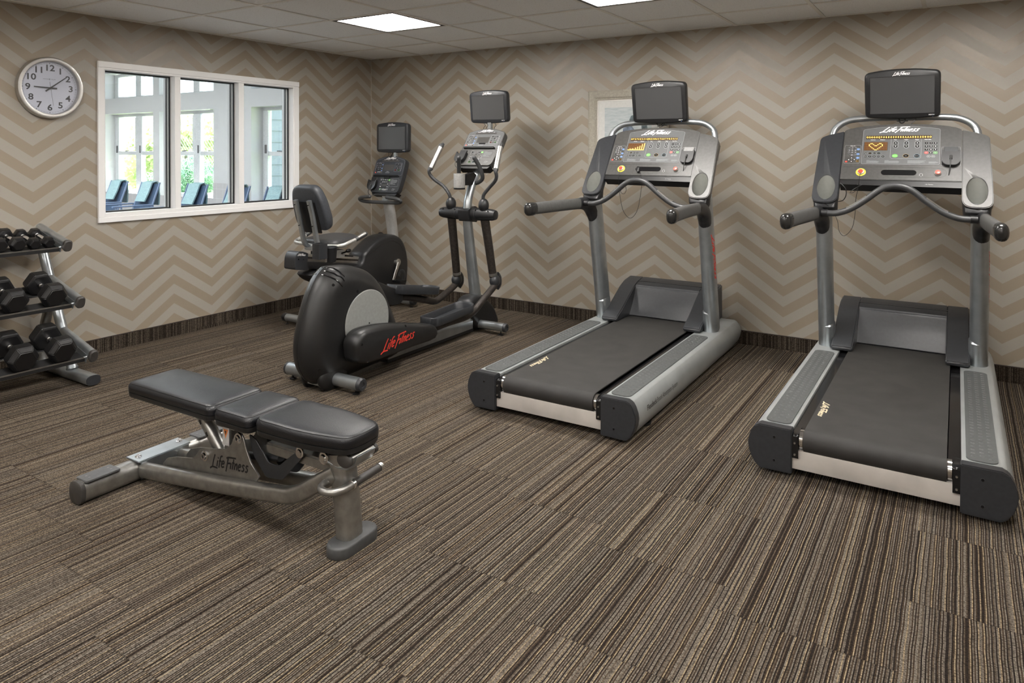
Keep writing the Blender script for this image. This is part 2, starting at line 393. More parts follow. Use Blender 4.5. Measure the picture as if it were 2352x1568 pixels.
def put_logo(mb, x, y, width, z=0, slant=.45, weight=.15, sy=1.0):
    """script maker's mark; x,y = left baseline"""
    k = width/6.0
    for st in LOGO:
        p = cr([(a, b, 0) for a, b in st], 3) if len(st) > 2 else [Vector((a, b, 0)) for a, b in st]
        mb.ribbon([(x+(.35+q[0]+slant*q[1])*k, y+q[1]*k*sy) for q in p], weight*k, z=z)
    return mb
def thing(name, label, cat, loc=(0, 0, 0), rot=0, group=None):
    o = D.objects.new(name, None); C.objects.link(o); o.location = loc; o.rotation_euler = (0, 0, math.radians(rot))
    o.empty_display_size = .1; o['label'] = label; o['category'] = cat
    if group: o['group'] = group
    return o
def snap(o, bvh, off=.0008):
    for v in o.data.vertices:
        l, nn, _, _ = bvh.find_nearest(v.co)
        v.co = l+nn*off
def tag(o, label, cat, group=None):
    o['label'] = label; o['category'] = cat
    if group: o['group'] = group
    return o
def dup(root, loc, rot=None, label=None, group=None, scale=None):
    r = root.copy(); C.objects.link(r); r.location = loc
    if rot is not None: r.rotation_euler = rot
    if scale: r.scale = scale
    if label: r['label'] = label
    if group: r['group'] = group
    for ch in list(root.children):
        c = ch.copy(); C.objects.link(c); c.parent = r
        for g in list(ch.children):
            d = g.copy(); C.objects.link(d); d.parent = c
    return r
def bool_cut(o, cutter):
    co = cutter.build('cut', black); co.parent = o.parent; md = o.modifiers.new('b', 'BOOLEAN'); md.operation = 'DIFFERENCE'; md.object = co; md.solver = 'EXACT'
    bpy.context.view_layer.update()
    me = D.meshes.new_from_object(o.evaluated_get(bpy.context.evaluated_depsgraph_get()))
    o.modifiers.clear(); old = o.data; o.data = me; me.name = old.name; D.meshes.remove(old)
    D.objects.remove(co)
    me.polygons.foreach_set('use_smooth', [True]*len(me.polygons)); me.set_sharp_from_angle(angle=math.radians(38))
def bvh_of(o): return BVHTree.FromPolygons([v.co for v in o.data.vertices], [tuple(p.vertices) for p in o.data.polygons])
def struct(name, mb, mats, parent=None, **k):
    o = mb.build(name, mats, parent, **k)
    if not parent: o['kind'] = 'structure'
    return o
# ------------------------------------------------------------------ room shell
XR, YF, H = 6.6, -7.0, 2.377
struct('floor', MB().box(-.15, XR, YF, 0, -.1, 0), carpet_m, smooth=0)
wl_m = chevron('wallpaper_left', 1, -2.488, .4015); wb_m = chevron('wallpaper_back', 0, 4.705, .761)
WY0, WY1, WZ0, WZ1 = -2.72, -.965, .93, 2.048
mb = MB(); mb.box(-.15, 0, YF, WY0, 0, H+.7).box(-.15, 0, WY1, .15, 0, H+.7).box(-.15, 0, WY0, WY1, 0, WZ0).box(-.15, 0, WY0, WY1, WZ1, H+.7)
struct('wall_left', mb, wl_m, smooth=0)
struct('wall_back', MB().box(0, XR+.15, 0, .15, 0, H+.05), wb_m, smooth=0)
struct('trim_1', MB().box(0, .006, -.006, 0, .1, H), simple('seam_bead', (.45, .41, .35), .6), smooth=0)
wr_m = chevron('wallpaper_right', 1, -2.488, .4015)
struct('wall_right', MB().box(XR, XR+.15, YF, 0, 0, H+.05), wr_m, smooth=0)
struct('wall_front', MB().box(-.15, XR+.15, YF-.15, YF, 0, H+.05), wb_m, smooth=0)
struct('baseboard_left', MB().box(0, .011, YF, 0, 0, .098).mat(1).box(0, .013, YF, 0, .098, .102), [cb_left, simple('base_edge', (.03, .02, .017), .7)], smooth=0)
struct('baseboard_back', MB().box(.011, XR, -.011, 0, 0, .098).mat(1).box(.013, XR, -.013, 0, .098, .102), [cb_back, simple('base_edge', (.03, .02, .017), .7)], smooth=0)
S, GA, GB = .6096, .046, .529
lights = [(u, v) for u in (2, 5, 8) for v in (1, 5, 9)]
mb = MB(); gb = MB()
xs = [0]+[GA+i*S for i in range(0, 11)]+[XR]; ys = [0]+[-(GB+i*S) for i in range(0, 11)]+[YF]
for i in range(len(xs)-1):
    for j in range(len(ys)-1):
        if (i-1, j-1) in lights: continue
        mb.add([(xs[i], ys[j], H), (xs[i+1], ys[j], H), (xs[i+1], ys[j+1], H), (xs[i], ys[j+1], H)], [(0, 1, 2, 3)])
cl = mb.build('ceiling', ceil_m, smooth=0); cl['kind'] = 'structure'
for x in xs[1:-1]: gb.box(x-.012, x+.012, YF, 0, H-.006, H-.001)
for y in ys[1:-1]: gb.box(0, XR, y-.012, y+.012, H-.0055, H-.001)
gb.box(0, .022, YF, 0, H-.005, H-.001).box(0, XR, -.022, 0, H-.005, H-.001)
gb.build('ceiling_grid', tbar_m, cl, smooth=0)
def diffuser_mat():
    m = D.materials.new('light_diffuser'); m.use_nodes = True; n = m.node_tree; n.nodes.clear()
    e = n.nodes.new('ShaderNodeEmission'); e.inputs[0].default_value = (1, .955, .90, 1); e.inputs[1].default_value = LAMP
    o = n.nodes.new('ShaderNodeOutputMaterial'); n.links.new(e.outputs[0], o.inputs[0]); return m
dif_m = diffuser_mat()
LL = {(2, 1): 'square lit ceiling light above the bike and elliptical corner', (5, 1): 'square lit ceiling light cut by the top edge, above the middle treadmill'}
n_ = 0
for u, v in lights:
    cx, cy = GA+(u+.5)*S, -(GB+(v+.5)*S)
    lab = LL.get((u, v))
    if not lab: lab = 'square ceiling light %s of the room, %s' % ({1: 'near the back wall', 5: 'in the middle', 9: 'at the camera end'}[v], {2: 'nearest the window wall', 5: 'in the centre row', 8: 'nearest the right wall'}[u])
    t = thing('ceiling_light', lab, 'ceiling light', (cx, cy, H), group='square ceiling lights')
    h = S/2-.012; f = MB()
    for a, b, c, d in ((-h, -h+.026, -h, h), (h-.026, h, -h, h), (-h, h, -h, -h+.026), (-h, h, h-.026, h)): f.box(a, b, c, d, -.006, .03)
    f.box(-h, h, -h, h, .03, .034)
    f.build('frame', simple('fixture_shadow_gap', (.06, .055, .05), .5), t, smooth=0)  # ring coloured dark to stand in for the shadow gap round the diffuser
    h -= .026; MB().box(-h, h, -h, h, -.003, .004).build('diffuser', dif_m, t, smooth=0)
    g = MB()
    for k in (1, 2, 3): g.box(-h+2*h*k/4-.004, -h+2*h*k/4+.004, -h, h, -.0045, -.0031)
    for k in (1, 2): g.box(-h, h, -h+2*h*k/3-.004, -h+2*h*k/3+.004, -.0045, -.0031)
    g.build('diffuser_bars', simple('diffuser_bar', (.5, .45, .4), .5), t, smooth=0)
# ------------------------------------------------------------------ interior window (three panes)
wf = MB(); z0, z1 = .918, 2.06
wf.box(-.0, .022, -2.733, -.952, 2.017, z1); wf.box(0, .02, -2.733, -.952, z0, .955)
wf.box(0, .018, -2.733, -2.69, .955, 2.017); wf.box(0, .018, -1.008, -.952, .955, 2.017)
wf.box(-.14, .016, -2.72, -.965, 2.002, 2.03); wf.box(-.14, .016, -2.72, -.965, .945, .985)
for a, b in ((-2.72, -2.682), (-2.158, -2.109), (-1.587, -1.536), (-1.017, -.965)): wf.box(-.14, .014, a, b, .985, 2.002)
win = struct('window_1', wf, white_trim, bevel=.002, seg=1)
wg = MB(); sp = MB(); gk = MB()
for a, b in ((-2.682, -2.158), (-2.109, -1.587), (-1.536, -1.017)):
    for x0, x1, tk, q in ((-.060, -.048, .009, gk), (-.078, -.061, .006, sp), (-.10, -.079, .009, gk)):
        q.box(x0, x1, a, b, 2.002-tk, 2.002).box(x0, x1, a, b, .985, .985+tk).box(x0, x1, a, a+tk, .985, 2.002).box(x0, x1, b-tk, b, .985, 2.002)
    wg.box(-.0625, -.0615, a+.004, b-.004, .989, 1.998)
    wg.box(-.0795, -.0785, a+.004, b-.004, .989, 1.998)
gk.build('window_gasket', black, win, smooth=0); sp.build('window_spacer', simple('spacer_white', (.8, .78, .74), .4, noise=0), win, smooth=0); wg.build('window_glass', glass, win, smooth=0)
# ------------------------------------------------------------------ pool room beyond the window
PY = 2.0; PW = 2.25; PH = 3.05
mb = MB(); t_ = .25
ops = [(-9.02, -7.33), (-7.13, -5.54), (-4.55, -2.95)]
xs_ = [-11.5]+[q for o in ops for q in o]+[-.15]
for i in range(0, len(xs_), 2): mb.box(xs_[i], xs_[i+1], PY, PY+.4, 0, PH)
for a, b in ops: mb.box(a, b, PY, PY+.4, 0, .63); mb.box(a, b, PY, PY+.4, 2.15, 2.44); mb.box(a, b, PY, PY+.4, 2.93, PH)
struct('wall_far', mb, pool_wall, smooth=0)
wt = MB()
for i in range(0, len(xs_), 2): wt.box(xs_[i], xs_[i+1], PY-.012, PY, 0, .90)
for a, b in ops: wt.box(a, b, PY-.012, PY, 0, .64)
struct('trim_2', wt, tile_mat('wall_tile', (.52, .50, .50), (.66, .66, .66), .16, .16), smooth=0)
struct('wall_pool_end', MB().box(-11.7, -11.5, -6, PY+.4, 0, PH), pool_wall, smooth=0)
struct('wall_pool_front', MB().box(-11.5, -.15, -6.2, -6, 0, PH), pool_wall, smooth=0)
struct('wall_pool_near', MB().box(-.15, 0, .15, PY+.4, 0, PH), pool_wall, smooth=0)
struct('wall_pool_near_lining', MB().box(-.17, -.15, -6, WY0, 0, PH).box(-.17, -.15, WY1, PY, 0, PH).box(-.17, -.15, WY0, WY1, 0, WZ0).box(-.17, -.15, WY0, WY1, WZ1, PH), pool_wall, smooth=0)
struct('floor_pool', MB().box(-11.5, -.15, -6, PY+.4, -.1, -.001), tile_mat('pool_floor_tile', (.42, .40, .38), (.3, .29, .28), .2, .2, 'xy'), smooth=0)
struct('ceiling_pool', MB().box(-11.5, -.15, -6, PY+.4, PH, PH+.1), pool_wall, smooth=0)
wfm = simple('sash_white', (.66, .67, .68), .4)
for k, (a, b) in enumerate(ops):
    f = MB(); m_ = (a+b)/2; y0, y1 = PW-.03, PW+.05
    for zz0, zz1 in ((.63, 2.15), (2.44, 2.93)):
        f.box(a, b, y0, y1, zz0, zz0+.05).box(a, b, y0, y1, zz1-.05, zz1)
        f.box(a, a+.12, y0, y1, zz0+.05, zz1-.05).box(b-.12, b, y0, y1, zz0+.05, zz1-.05).box(m_-.09, m_+.09, y0-.01, y1, zz0+.05, zz1-.05)
    f.box(a+.12, m_-.09, y0+.01, y1, 1.36, 1.43).box(m_+.09, b-.12, y0+.01, y1, 1.36, 1.43)
    for c, d in ((a+.12, m_-.09), (m_+.09, b-.12)):   # tilted lower edges of the upper sashes
        f.box(c, c+.03, y0-.01, y0+.03, 1.43, 2.08).box(d-.03, d, y0-.01, y0+.03, 1.43, 2.08)
    o = struct('window_%d' % (k+2), f, wfm, bevel=.003, seg=1)
    g = MB().box(a+.1, b-.1, PW+.01, PW+.014, .66, 2.12).box(a+.1, b-.1, PW+.01, PW+.014, 2.47, 2.9)
    g.build('window_glass', glass, o, smooth=0)
    l = MB()
    for c, d in ((a+.12, m_-.09), (m_+.09, b-.12)): l.box((c+d)/2-.05, (c+d)/2+.05, y0-.012, y0+.01, 1.43, 1.445); l.box(c-.05, c-.02, y0-.02, y0, 1.40, 1.54)
    l.build('sash_latch', simple('latch_dark', (.12, .12, .13), .5), o, smooth=0)
# outside: ground, siding, fence, planting
struct('ground', MB().box(-60, 10, PY+.4, 45, -.5, -.02), simple('lawn', (.16, .22, .07), .95, noise=.3, nscale=3), smooth=0)
sb = MB()
for i in range(18): z = .0+i*.2; sb.add([(-5.22, PY+.41, z), (-5.22, 9, z), (-5.22, 9, z+.2), (-5.22, PY+.41, z+.2), (-5.2, PY+.41, z), (-5.2, 9, z), (-5.215, 9, z+.2), (-5.215, PY+.41, z+.2)], [(0,3,2,1),(4,5,6,7),(0,1,5,4),(1,2,6,5),(2,3,7,6),(3,0,4,7)])
so_ = struct('wall_siding', sb.box(-5.5, -5.22, PY+.41, 9, 0, 3.6), simple('siding_paint', (.16, .19, .22), .6), smooth=0)
rnd = random.Random(4)
def leaf_cluster(mb, c, r, n, s, needle=False):
    for _ in range(n):
        while True:
            p = Vector((rnd.uniform(-1, 1), rnd.uniform(-1, 1), rnd.uniform(-1, 1)))
            if .35 < p.length < 1: break
        q = Vector(c)+Vector((p.x*r[0], p.y*r[1], p.z*r[2]))
        a = Vector((rnd.gauss(0, 1), rnd.gauss(0, 1), rnd.gauss(0, 1))).normalized(); b = a.orthogonal().normalized()
        if needle: a *= s*2.2; b *= s*.18
        else: a *= s; b *= s*.6
        mb.add([q-a, q-b*.9, q+a, q+b], [(0, 1, 2, 3)])
def leafmat(name, c1, c2):
    m, n, b = nm(name); tc = n.nodes.new('ShaderNodeTexCoord'); t = n.nodes.new('ShaderNodeTexNoise'); t.inputs['Scale'].default_value = 4
    n.links.new(tc.outputs['Object'], t.inputs['Vector']); r = n.nodes.new('ShaderNodeValToRGB'); r.color_ramp.elements[0].position = .35; r.color_ramp.elements[1].position = .65
    r.color_ramp.elements[0].color = (*c1, 1); r.color_ramp.elements[1].color = (*c2, 1); n.links.new(t.outputs[0], r.inputs[0]); n.links.new(r.outputs[0], b.inputs['Base Color'])
    b.inputs['Roughness'].default_value = .6
    tl = n.nodes.new('ShaderNodeBsdfTranslucent'); n.links.new(r.outputs[0], tl.inputs[0]); mx = n.nodes.new('ShaderNodeMixShader'); mx.inputs[0].default_value = .5
    n.links.new(b.outputs[0], mx.inputs[1]); n.links.new(tl.outputs[0], mx.inputs[2]); n.links.new(mx.outputs[0], n.nodes['Material Output'].inputs[0]); return m
leaf_m = leafmat('foliage', (.42, .52, .24), (.70, .74, .50)); pine_m = leafmat('pine_foliage', (.07, .20, .12), (.22, .38, .24)); bark = simple('bark', (.10, .07, .05), .9)
def tree(name, label, x, y, h, r, n, mat, needle=False, s=.1):
    t = thing(name, label, 'tree' if h > 2.6 else 'shrub', (x, y, -.02))
    tr = MB().tube(cr([(0, 0, 0), (.05, .02, h*.3), (-.04, .05, h*.6), (0, 0, h*.85)], 3), lerpl([.11, .08, .05, .02], 3), 8); tr.build('trunk', bark, t)
    f = MB()
    for k in range(7 if h > 2.6 else 5):
        a = rnd.uniform(0, 6.28); q = rnd.uniform(.2, .6)*r
        leaf_cluster(f, (math.cos(a)*q, math.sin(a)*q, h*(.25+.6*k/7)), (r*.7, r*.7, h*.22), n//7, s, needle)
    f.build('foliage', mat, t, smooth=0)
tree('pine_shrub', 'dark green pine shrub outside the left pool window', -9.3, 3.9, 1.75, .75, 5200, pine_m, True, .05)
tree('leafy_tree', 'pale sunlit tree filling the left pool window', -14.0, 6.6, 2.75, 1.9, 9000, leaf_m)
tree('leafy_tree', 'pale sunlit tree behind the right pool window mullion', -9.6, 10.0, 2.95, 2.2, 9000, leaf_m)
tree('leafy_tree', 'pale sunlit tree left edge of the right pool window', -14.2, 12.5, 3.0, 2.4, 7000, leaf_m)
tree('leafy_shrub', 'sunlit leafy shrub low in the right pool window', -7.3, 4.3, 1.5, 1.0, 4500, leaf_m, False, .05)
fz = thing('chain_link_fence', 'white chain link fence beyond the right pool window', 'fence', (-8.8, 5.9, 0), 0)
q = MB()
for i in range(-26, 30):
    x = i*.12
    for sx in (1, -1):
        a, b = Vector((x, 0, .5)), Vector((x+sx*1.3, 0, 1.8)); q.tube([a, b], .006, 4)
q.build('mesh', simple('galvanised', (.6, .62, .62), .5), fz)
q = MB()
for x in (-3.1, -1, 1.2, 3.4): q.cyl((x, .02, 0), (x, .02, 1.85), .03, 8)
q.tube([(-3.3, .02, 1.82), (3.7, .02, 1.82)], .02, 6); q.build('post_rail', simple('galvanised', (.6, .62, .62), .5), fz)
# loungers with towels
def lounger(x, y, label, tl):
    t = thing('pool_lounger', label, 'lounger', (x, y, 0), 0, 'pool loungers by the windows')
    W = .24; bk = [(-.30, .36), (.0, .42), (.17, .90)]
    s = MB(); s.loft([[(-W, a, b), (W, a, b), (W, a+.012, b-.012), (-W, a+.012, b-.012)] for a, b in [(-1.35, .33), (-.1, .35), (-.02, .40), (.17, .93)]]); s.build('sling', sling, t, smooth=0)
    f = MB()
    for sx in (-1, 1):
        f.tube(cr([(sx*W, -1.37, .33), (sx*W, -.1, .34), (sx*W, -.02, .41), (sx*W, .18, .95)], 3), .014, 8)
        f.tube([(sx*(W+.02), -.55, .62), (sx*(W+.02), .06, .62)], (.022, .012), 8)
        f.tube([(sx*(W+.02), -.5, .62), (sx*(W+.02), -.5, .0)], .014, 8).tube([(sx*(W+.02), .05, .62), (sx*(W+.02), .1, 0)], .014, 8).tube([(sx*W, -1.3, .33), (sx*W, -1.3, 0)], .014, 8)
    f.build('frame', sling_frame, t)
    w = MB(); P = [(.03, .66), (.10, .80), (.155, .945), (.19, .965), (.22, .93), (.23, .75), (.22, .60)]
    o = .018; w.loft([[(-.13, a-(o if i < 3 else 0), b), (.13, a-(o if i < 3 else 0), b), (.13, a-(o+.02 if i < 3 else -.02), b+.005), (-.13, a-(o+.02 if i < 3 else -.02), b+.005)] for i, (a, b) in enumerate(P)])
    tw = w.build('towel', towel, None, bevel=.004, seg=1); tw.location = (x, y, 0)
    tag(tw, tl, 'towel', 'towels on the pool loungers')
lounger(-6.38, .70, 'navy sling pool lounger at the left edge of the interior window', 'pale blue towel on the leftmost pool lounger')
lounger(-5.46, .68, 'navy sling pool lounger second from the left in the interior window', 'pale blue towel on the second pool lounger')
lounger(-4.36, .75, 'navy sling pool lounger in the middle pane, draped with a towel', 'pale blue towel on the pool lounger in the middle pane')
lounger(-3.42, .76, 'navy sling pool lounger half hidden at the right of the middle pane', 'pale towel on the lounger at the right of the middle pane')
lounger(-2.62, .80, 'navy sling pool lounger whose top just shows in the right pane', 'pale blue towel top showing low in the right pane')
# pool room light
pl = D.lights.new('pool_room_light', 'AREA'); pl.shape = 'RECTANGLE'; pl.size = 7; pl.size_y = 3; pl.energy = 260; pl.color = (.97, .98, 1)
po = D.objects.new('pool_room_light', pl); C.objects.link(po); po.location = (-5.5, -2.2, PH-.03)
lens_m = glass.copy(); lens_m.name = 'satin_lens'; lens_m.node_tree.nodes['Glossy BSDF'].inputs['Roughness'].default_value = .45; lens_m.node_tree.nodes['Transparent BSDF'].inputs[0].default_value = (.97, .97, .98, 1)
# ------------------------------------------------------------------ clock
ck = thing('wall_clock', 'round silver-rimmed wall clock with black numerals, left of the window', 'clock', (0, -3.045, 1.843))
mb = MB(); mb.lathe([(.190, 0), (.203, .012), (.203, .038), (.198, .047), (.188, .049), (.176, .046), (.172, .034), (.172, .02)], ax=(1, 0, 0), n=72, caps=False); mb.build('rim', alu, ck)
mb = MB(); mb.lathe([(.185, 0), (.185, .02)], ax=(1, 0, 0), n=64); mb.build('dial', simple('clock_dial', (.55, .58, .66), .5, noise=0), ck)
CF = frame((.0203, 0, 0), (0, 1, 0), (0, 0, 1))
mb = MB(CF)
for i in range(60):
    a = PI/2-2*PI*i/60; r0, r1 = (.158, .167) if i % 5 == 0 else (.160, .167); wdt = .003 if i % 5 == 0 else .0008
    mb.ribbon([(math.cos(a)*r0, math.sin(a)*r0), (math.cos(a)*r1, math.sin(a)*r1)], wdt)
for rr in (.160, .167): mb.ribbon([(math.cos(2*PI*i/72)*rr, math.sin(2*PI*i/72)*rr) for i in range(72)], .0006, closed=True)
mb.build('minute_track', black_ink, ck, smooth=0)
for i in range(1, 13):
    a = PI/2-2*PI*i/12; R = .131; m_ = MB(CF); put_text(m_, str(i), math.cos(a)*R, math.sin(a)*R*1.0, .056, sx=1.15, bold=.022); m_.build('numeral', black_ink, ck, smooth=0)
mb = MB(CF); put_text(mb, 'HOWARD', -.022, .058, .0085); put_text(mb, 'MILLER', .022, .058, .0085); mb.ribbon([(-.003, .062), (.003, .054)], .0015).ribbon([(.003, .062), (-.003, .054)], .0015).ribbon([(-.003, .062), (.003, .062)], .0012).ribbon([(-.003, .054), (.003, .054)], .0012)
mb.build('maker_text', black_ink, ck, smooth=0)
def hand(name, ang, L, T, wd, z):
    a = PI/2-math.radians(ang); c_, s_ = math.cos(a), math.sin(a); m_ = MB(CF)
    P = [(c_*L-s_*wd*.35, s_*L+c_*wd*.35), (c_*L+s_*wd*.35, s_*L-c_*wd*.35), (-c_*T+s_*wd*.6, -s_*T-c_*wd*.6), (-c_*T-s_*wd*.6, -s_*T+c_*wd*.6)]
    m_.prism(P, 'z', z, z+.0012); m_.build(name, black_ink, ck, smooth=0)
hand('hour_hand', 272, .098, .042, .009, .006); hand('minute_hand', 52, .128, .038, .008, .009); hand('second_hand', 172, .12, .04, .0012, .012)
MB(CF).lathe([(.006, .0), (.006, .014)], n=16).build('hub', black_ink, ck)
MB().lathe([(.172, .036), (.172, .0375)], ax=(1, 0, 0), n=64).build('lens', lens_m, ck)
# ------------------------------------------------------------------ framed picture
pc = thing('framed_picture', 'square pale framed watercolour hanging behind the middle treadmill', 'picture', (2.842, 0, 1.588))
PF = frame((0, -.004, 0), (1, 0, 0), (0, 0, 1))
h = .349; mb = MB(PF)
for i in range(4):
    R = Matrix.Rotation(i*PI/2, 4, 'Z'); m4 = MB(PF @ R)
    prof = [(h, 0), (h, .02), (h-.012, .026), (h-.055, .022), (h-.068, .014), (h-.075, .016), (h-.081, .010), (h-.081, 0)]
    mb.v += []; m4.loft([[(-a if s_ < 0 else a, a, b) for a, b in prof] for s_ in (-1, 1)])
    m4.build('frame_rail', picframe, pc, smooth=0)
mb = MB(PF); q = h-.081
for a, b, c, d in ((-q, q, q-.006, q), (-q, q, -q, -q+.006), (-q, -q+.006, -q, q), (q-.006, q, -q, q)): mb.box(a, b, c, d, .004, .012)
mb.build('fillet', simple('fillet_white', (.8, .78, .75), .4, noise=0), pc, smooth=0)
MB(PF).box(-q, q, -q, q, 0, .006).build('mat_board', mat_white, pc, smooth=0)
# watercolour: pale water streaks, seated figure in blue
def wc_mat():
    m, n, b = nm('watercolour'); tc = n.nodes.new('ShaderNodeTexCoord'); mp = n.nodes.new('ShaderNodeMapping'); mp.inputs['Scale'].default_value = (6, 1, 60)
    n.links.new(tc.outputs['Object'], mp.inputs[0]); t = n.nodes.new('ShaderNodeTexNoise'); t.inputs['Scale'].default_value = 2; n.links.new(mp.outputs[0], t.inputs['Vector'])
    r = n.nodes.new('ShaderNodeValToRGB'); r.color_ramp.elements[0].position = .4; r.color_ramp.elements[1].position = .6
    r.color_ramp.elements[0].color = (.40, .45, .47, 1); r.color_ramp.elements[1].color = (.50, .54, .55, 1)
    n.links.new(t.outputs[0], r.inputs[0]); n.links.new(r.outputs[0], b.inputs['Base Color']); b.inputs['Roughness'].default_value = .7; return m
q2 = .205; pr_ = MB(PF).box(-q2, q2, -q2, q2, .006, .0068).build('print', wc_mat(), pc, smooth=0)
fg = MB(PF)
def blob(mi, pts): fg.mat(mi); p = [(a, b, .0072+mi*.0002) for a, b in pts]; fg.add(p, [tuple(range(len(p)))])
blob(0, [(-.055, -.06), (-.04, .03), (-.01, .075), (.025, .06), (.06, .02), (.075, -.03), (.05, -.06), (.09, -.05), (.14, -.03), (.16, -.07), (.02, -.09)])
blob(1, [(-.06, -.09), (-.05, -.02), (-.03, .02), (-.01, -.02), (.02, -.06), (.1, -.06), (.16, -.06), (.16, -.1)])
blob(2, [(.01, .06), (.015, .105), (.03, .135), (.055, .14), (.075, .12), (.078, .085), (.06, .055), (.035, .045)])
blob(2, [(.12, .02), (.118, .06), (.14, .085), (.165, .07), (.17, .03), (.15, .01)])
blob(0, [(.10, -.06), (.11, .0), (.14, .02), (.18, .0), (.19, -.07)])
fg.build('painted_figures', [simple('paint_grey_blue', (.16, .20, .26), .7, noise=.25, nscale=30), simple('paint_blue', (.12, .16, .34), .7, noise=.3, nscale=40), simple('paint_slate', (.10, .13, .14), .7, noise=.2, nscale=50)], pc, smooth=0)
# ------------------------------------------------------------------ shared: monitor, buttons
def oval_button(parent, Mx, x, y, rx, ry, mat, txt=None, tsize=.008, ring=None, tmat=None, z=.0012, tri=0):
    m = MB(Mx); n = 16
    m.prism(ellipse(rx, ry, n, x, y), 'z', z-.0006, z+.0008)
    mats = [mat, tmat or white_ink, ring or white_ink]
    if ring: m.mat(2).ribbon(ellipse(rx*1.08, ry*1.08, n, x, y), .0011, closed=True, z=z+.001)
    m.mat(1)
    if txt: put_text(m, txt, x, y, tsize, z=z+.0011, bold=.01)
    if tri: m.add([(x-.0045, y-.003*tri, z+.0011), (x+.0045, y-.003*tri, z+.0011), (x, y+.004*tri, z+.0011)], [(0, 1, 2)])
    return m.build('button', mats, parent, smooth=30)
def monitor(parent, O, U, W, Hh, body, lit=False, sc=1):
    """flat screen with arched top; O centre of the bottom edge of the front face"""
    Mx = frame(O, (1, 0, 0), U); w = W/2
    def outline(k):
        w2 = w-k; pts = [(-w2+.012, k*.4+.012), (0, k*.4-.004), (w2-.012, k*.4+.012), (w2, Hh-k-.010), (0, Hh-k+.018), (-w2, Hh-k-.010)]
        return roundpoly([(-w2+.002, .006+k), (-w2*.5, k-.001), (0, k-.005), (w2*.5, k-.001), (w2-.002, .006+k), (w2, Hh-k-.004), (w2*.5, Hh-k+.010), (0, Hh-k+.015), (-w2*.5, Hh-k+.010), (-w2, Hh-k-.004)], [.028, .05, .05, .05, .028, .03, .05, .05, .05, .03], 5)
    rings = []
    for k, z in ((.02, -.062), (.004, -.055), (.0, -.045), (.0, -.012), (.003, -.004), (.009, 0)): rings.append([(x, y, z) for x, y in outline(k)])
    mo = MB(Mx).loft(rings).build('monitor', body, parent, smooth=42)
    sx, s0, s1 = w*.842, .031 if Hh > .26 else .030, Hh-.031
    MB(Mx).mat(0).prism(rrect(2*sx+.006, s1-s0+.006, .003, 2, 0, (s0+s1)/2), 'z', 0, .0006).build('screen_bezel', black, mo, smooth=0)
    MB(Mx).prism(rrect(2*sx, s1-s0, .002, 2, 0, (s0+s1)/2), 'z', .0004, .0011).build('screen', screen_m, mo, smooth=0)
    t = MB(Mx); put_logo(t, -.048, Hh-.020, .096, z=.0008, weight=.2); t.build('maker_logo', white_ink, mo, smooth=0)
    t = MB(Mx); put_text(t, 'HDTV', w*.77, .019, .0095, z=.0008, sx=1.2, bold=.02); t.build('hdtv_text', white_ink, mo, smooth=0)
    MB(Mx).prism(ellipse(.0018, .003, 8, w*.80, .009), 'z', 0, .0012).build('power_led', blue_m, mo, smooth=0)
    return mo
KEY = [['1', '2', '3'], ['4', '5', '6'], ['7', '8', '9']]
def rr_line(mb, x0, x1, y0, y1, r=.008, w=.0012, z=.0018, skew=0):
    return mb.ribbon(rrect(x1-x0, y1-y0, r, 4, (x0+x1)/2, (y0+y1)/2), w, closed=True, z=z)
def text_block(mb, x0, y1, widths, lh=.0034, z=.0018, head=True):
    for i, wd in enumerate(widths):
        hh = lh*.5
        for j in range(int(wd/.0055)):
            a = x0+j*.0055; mb.add([(a, y1-i*lh, z), (a+.0048, y1-i*lh, z), (a+.0048, y1-i*lh-hh, z), (a, y1-i*lh-hh, z)], [(0, 1, 2, 3)])
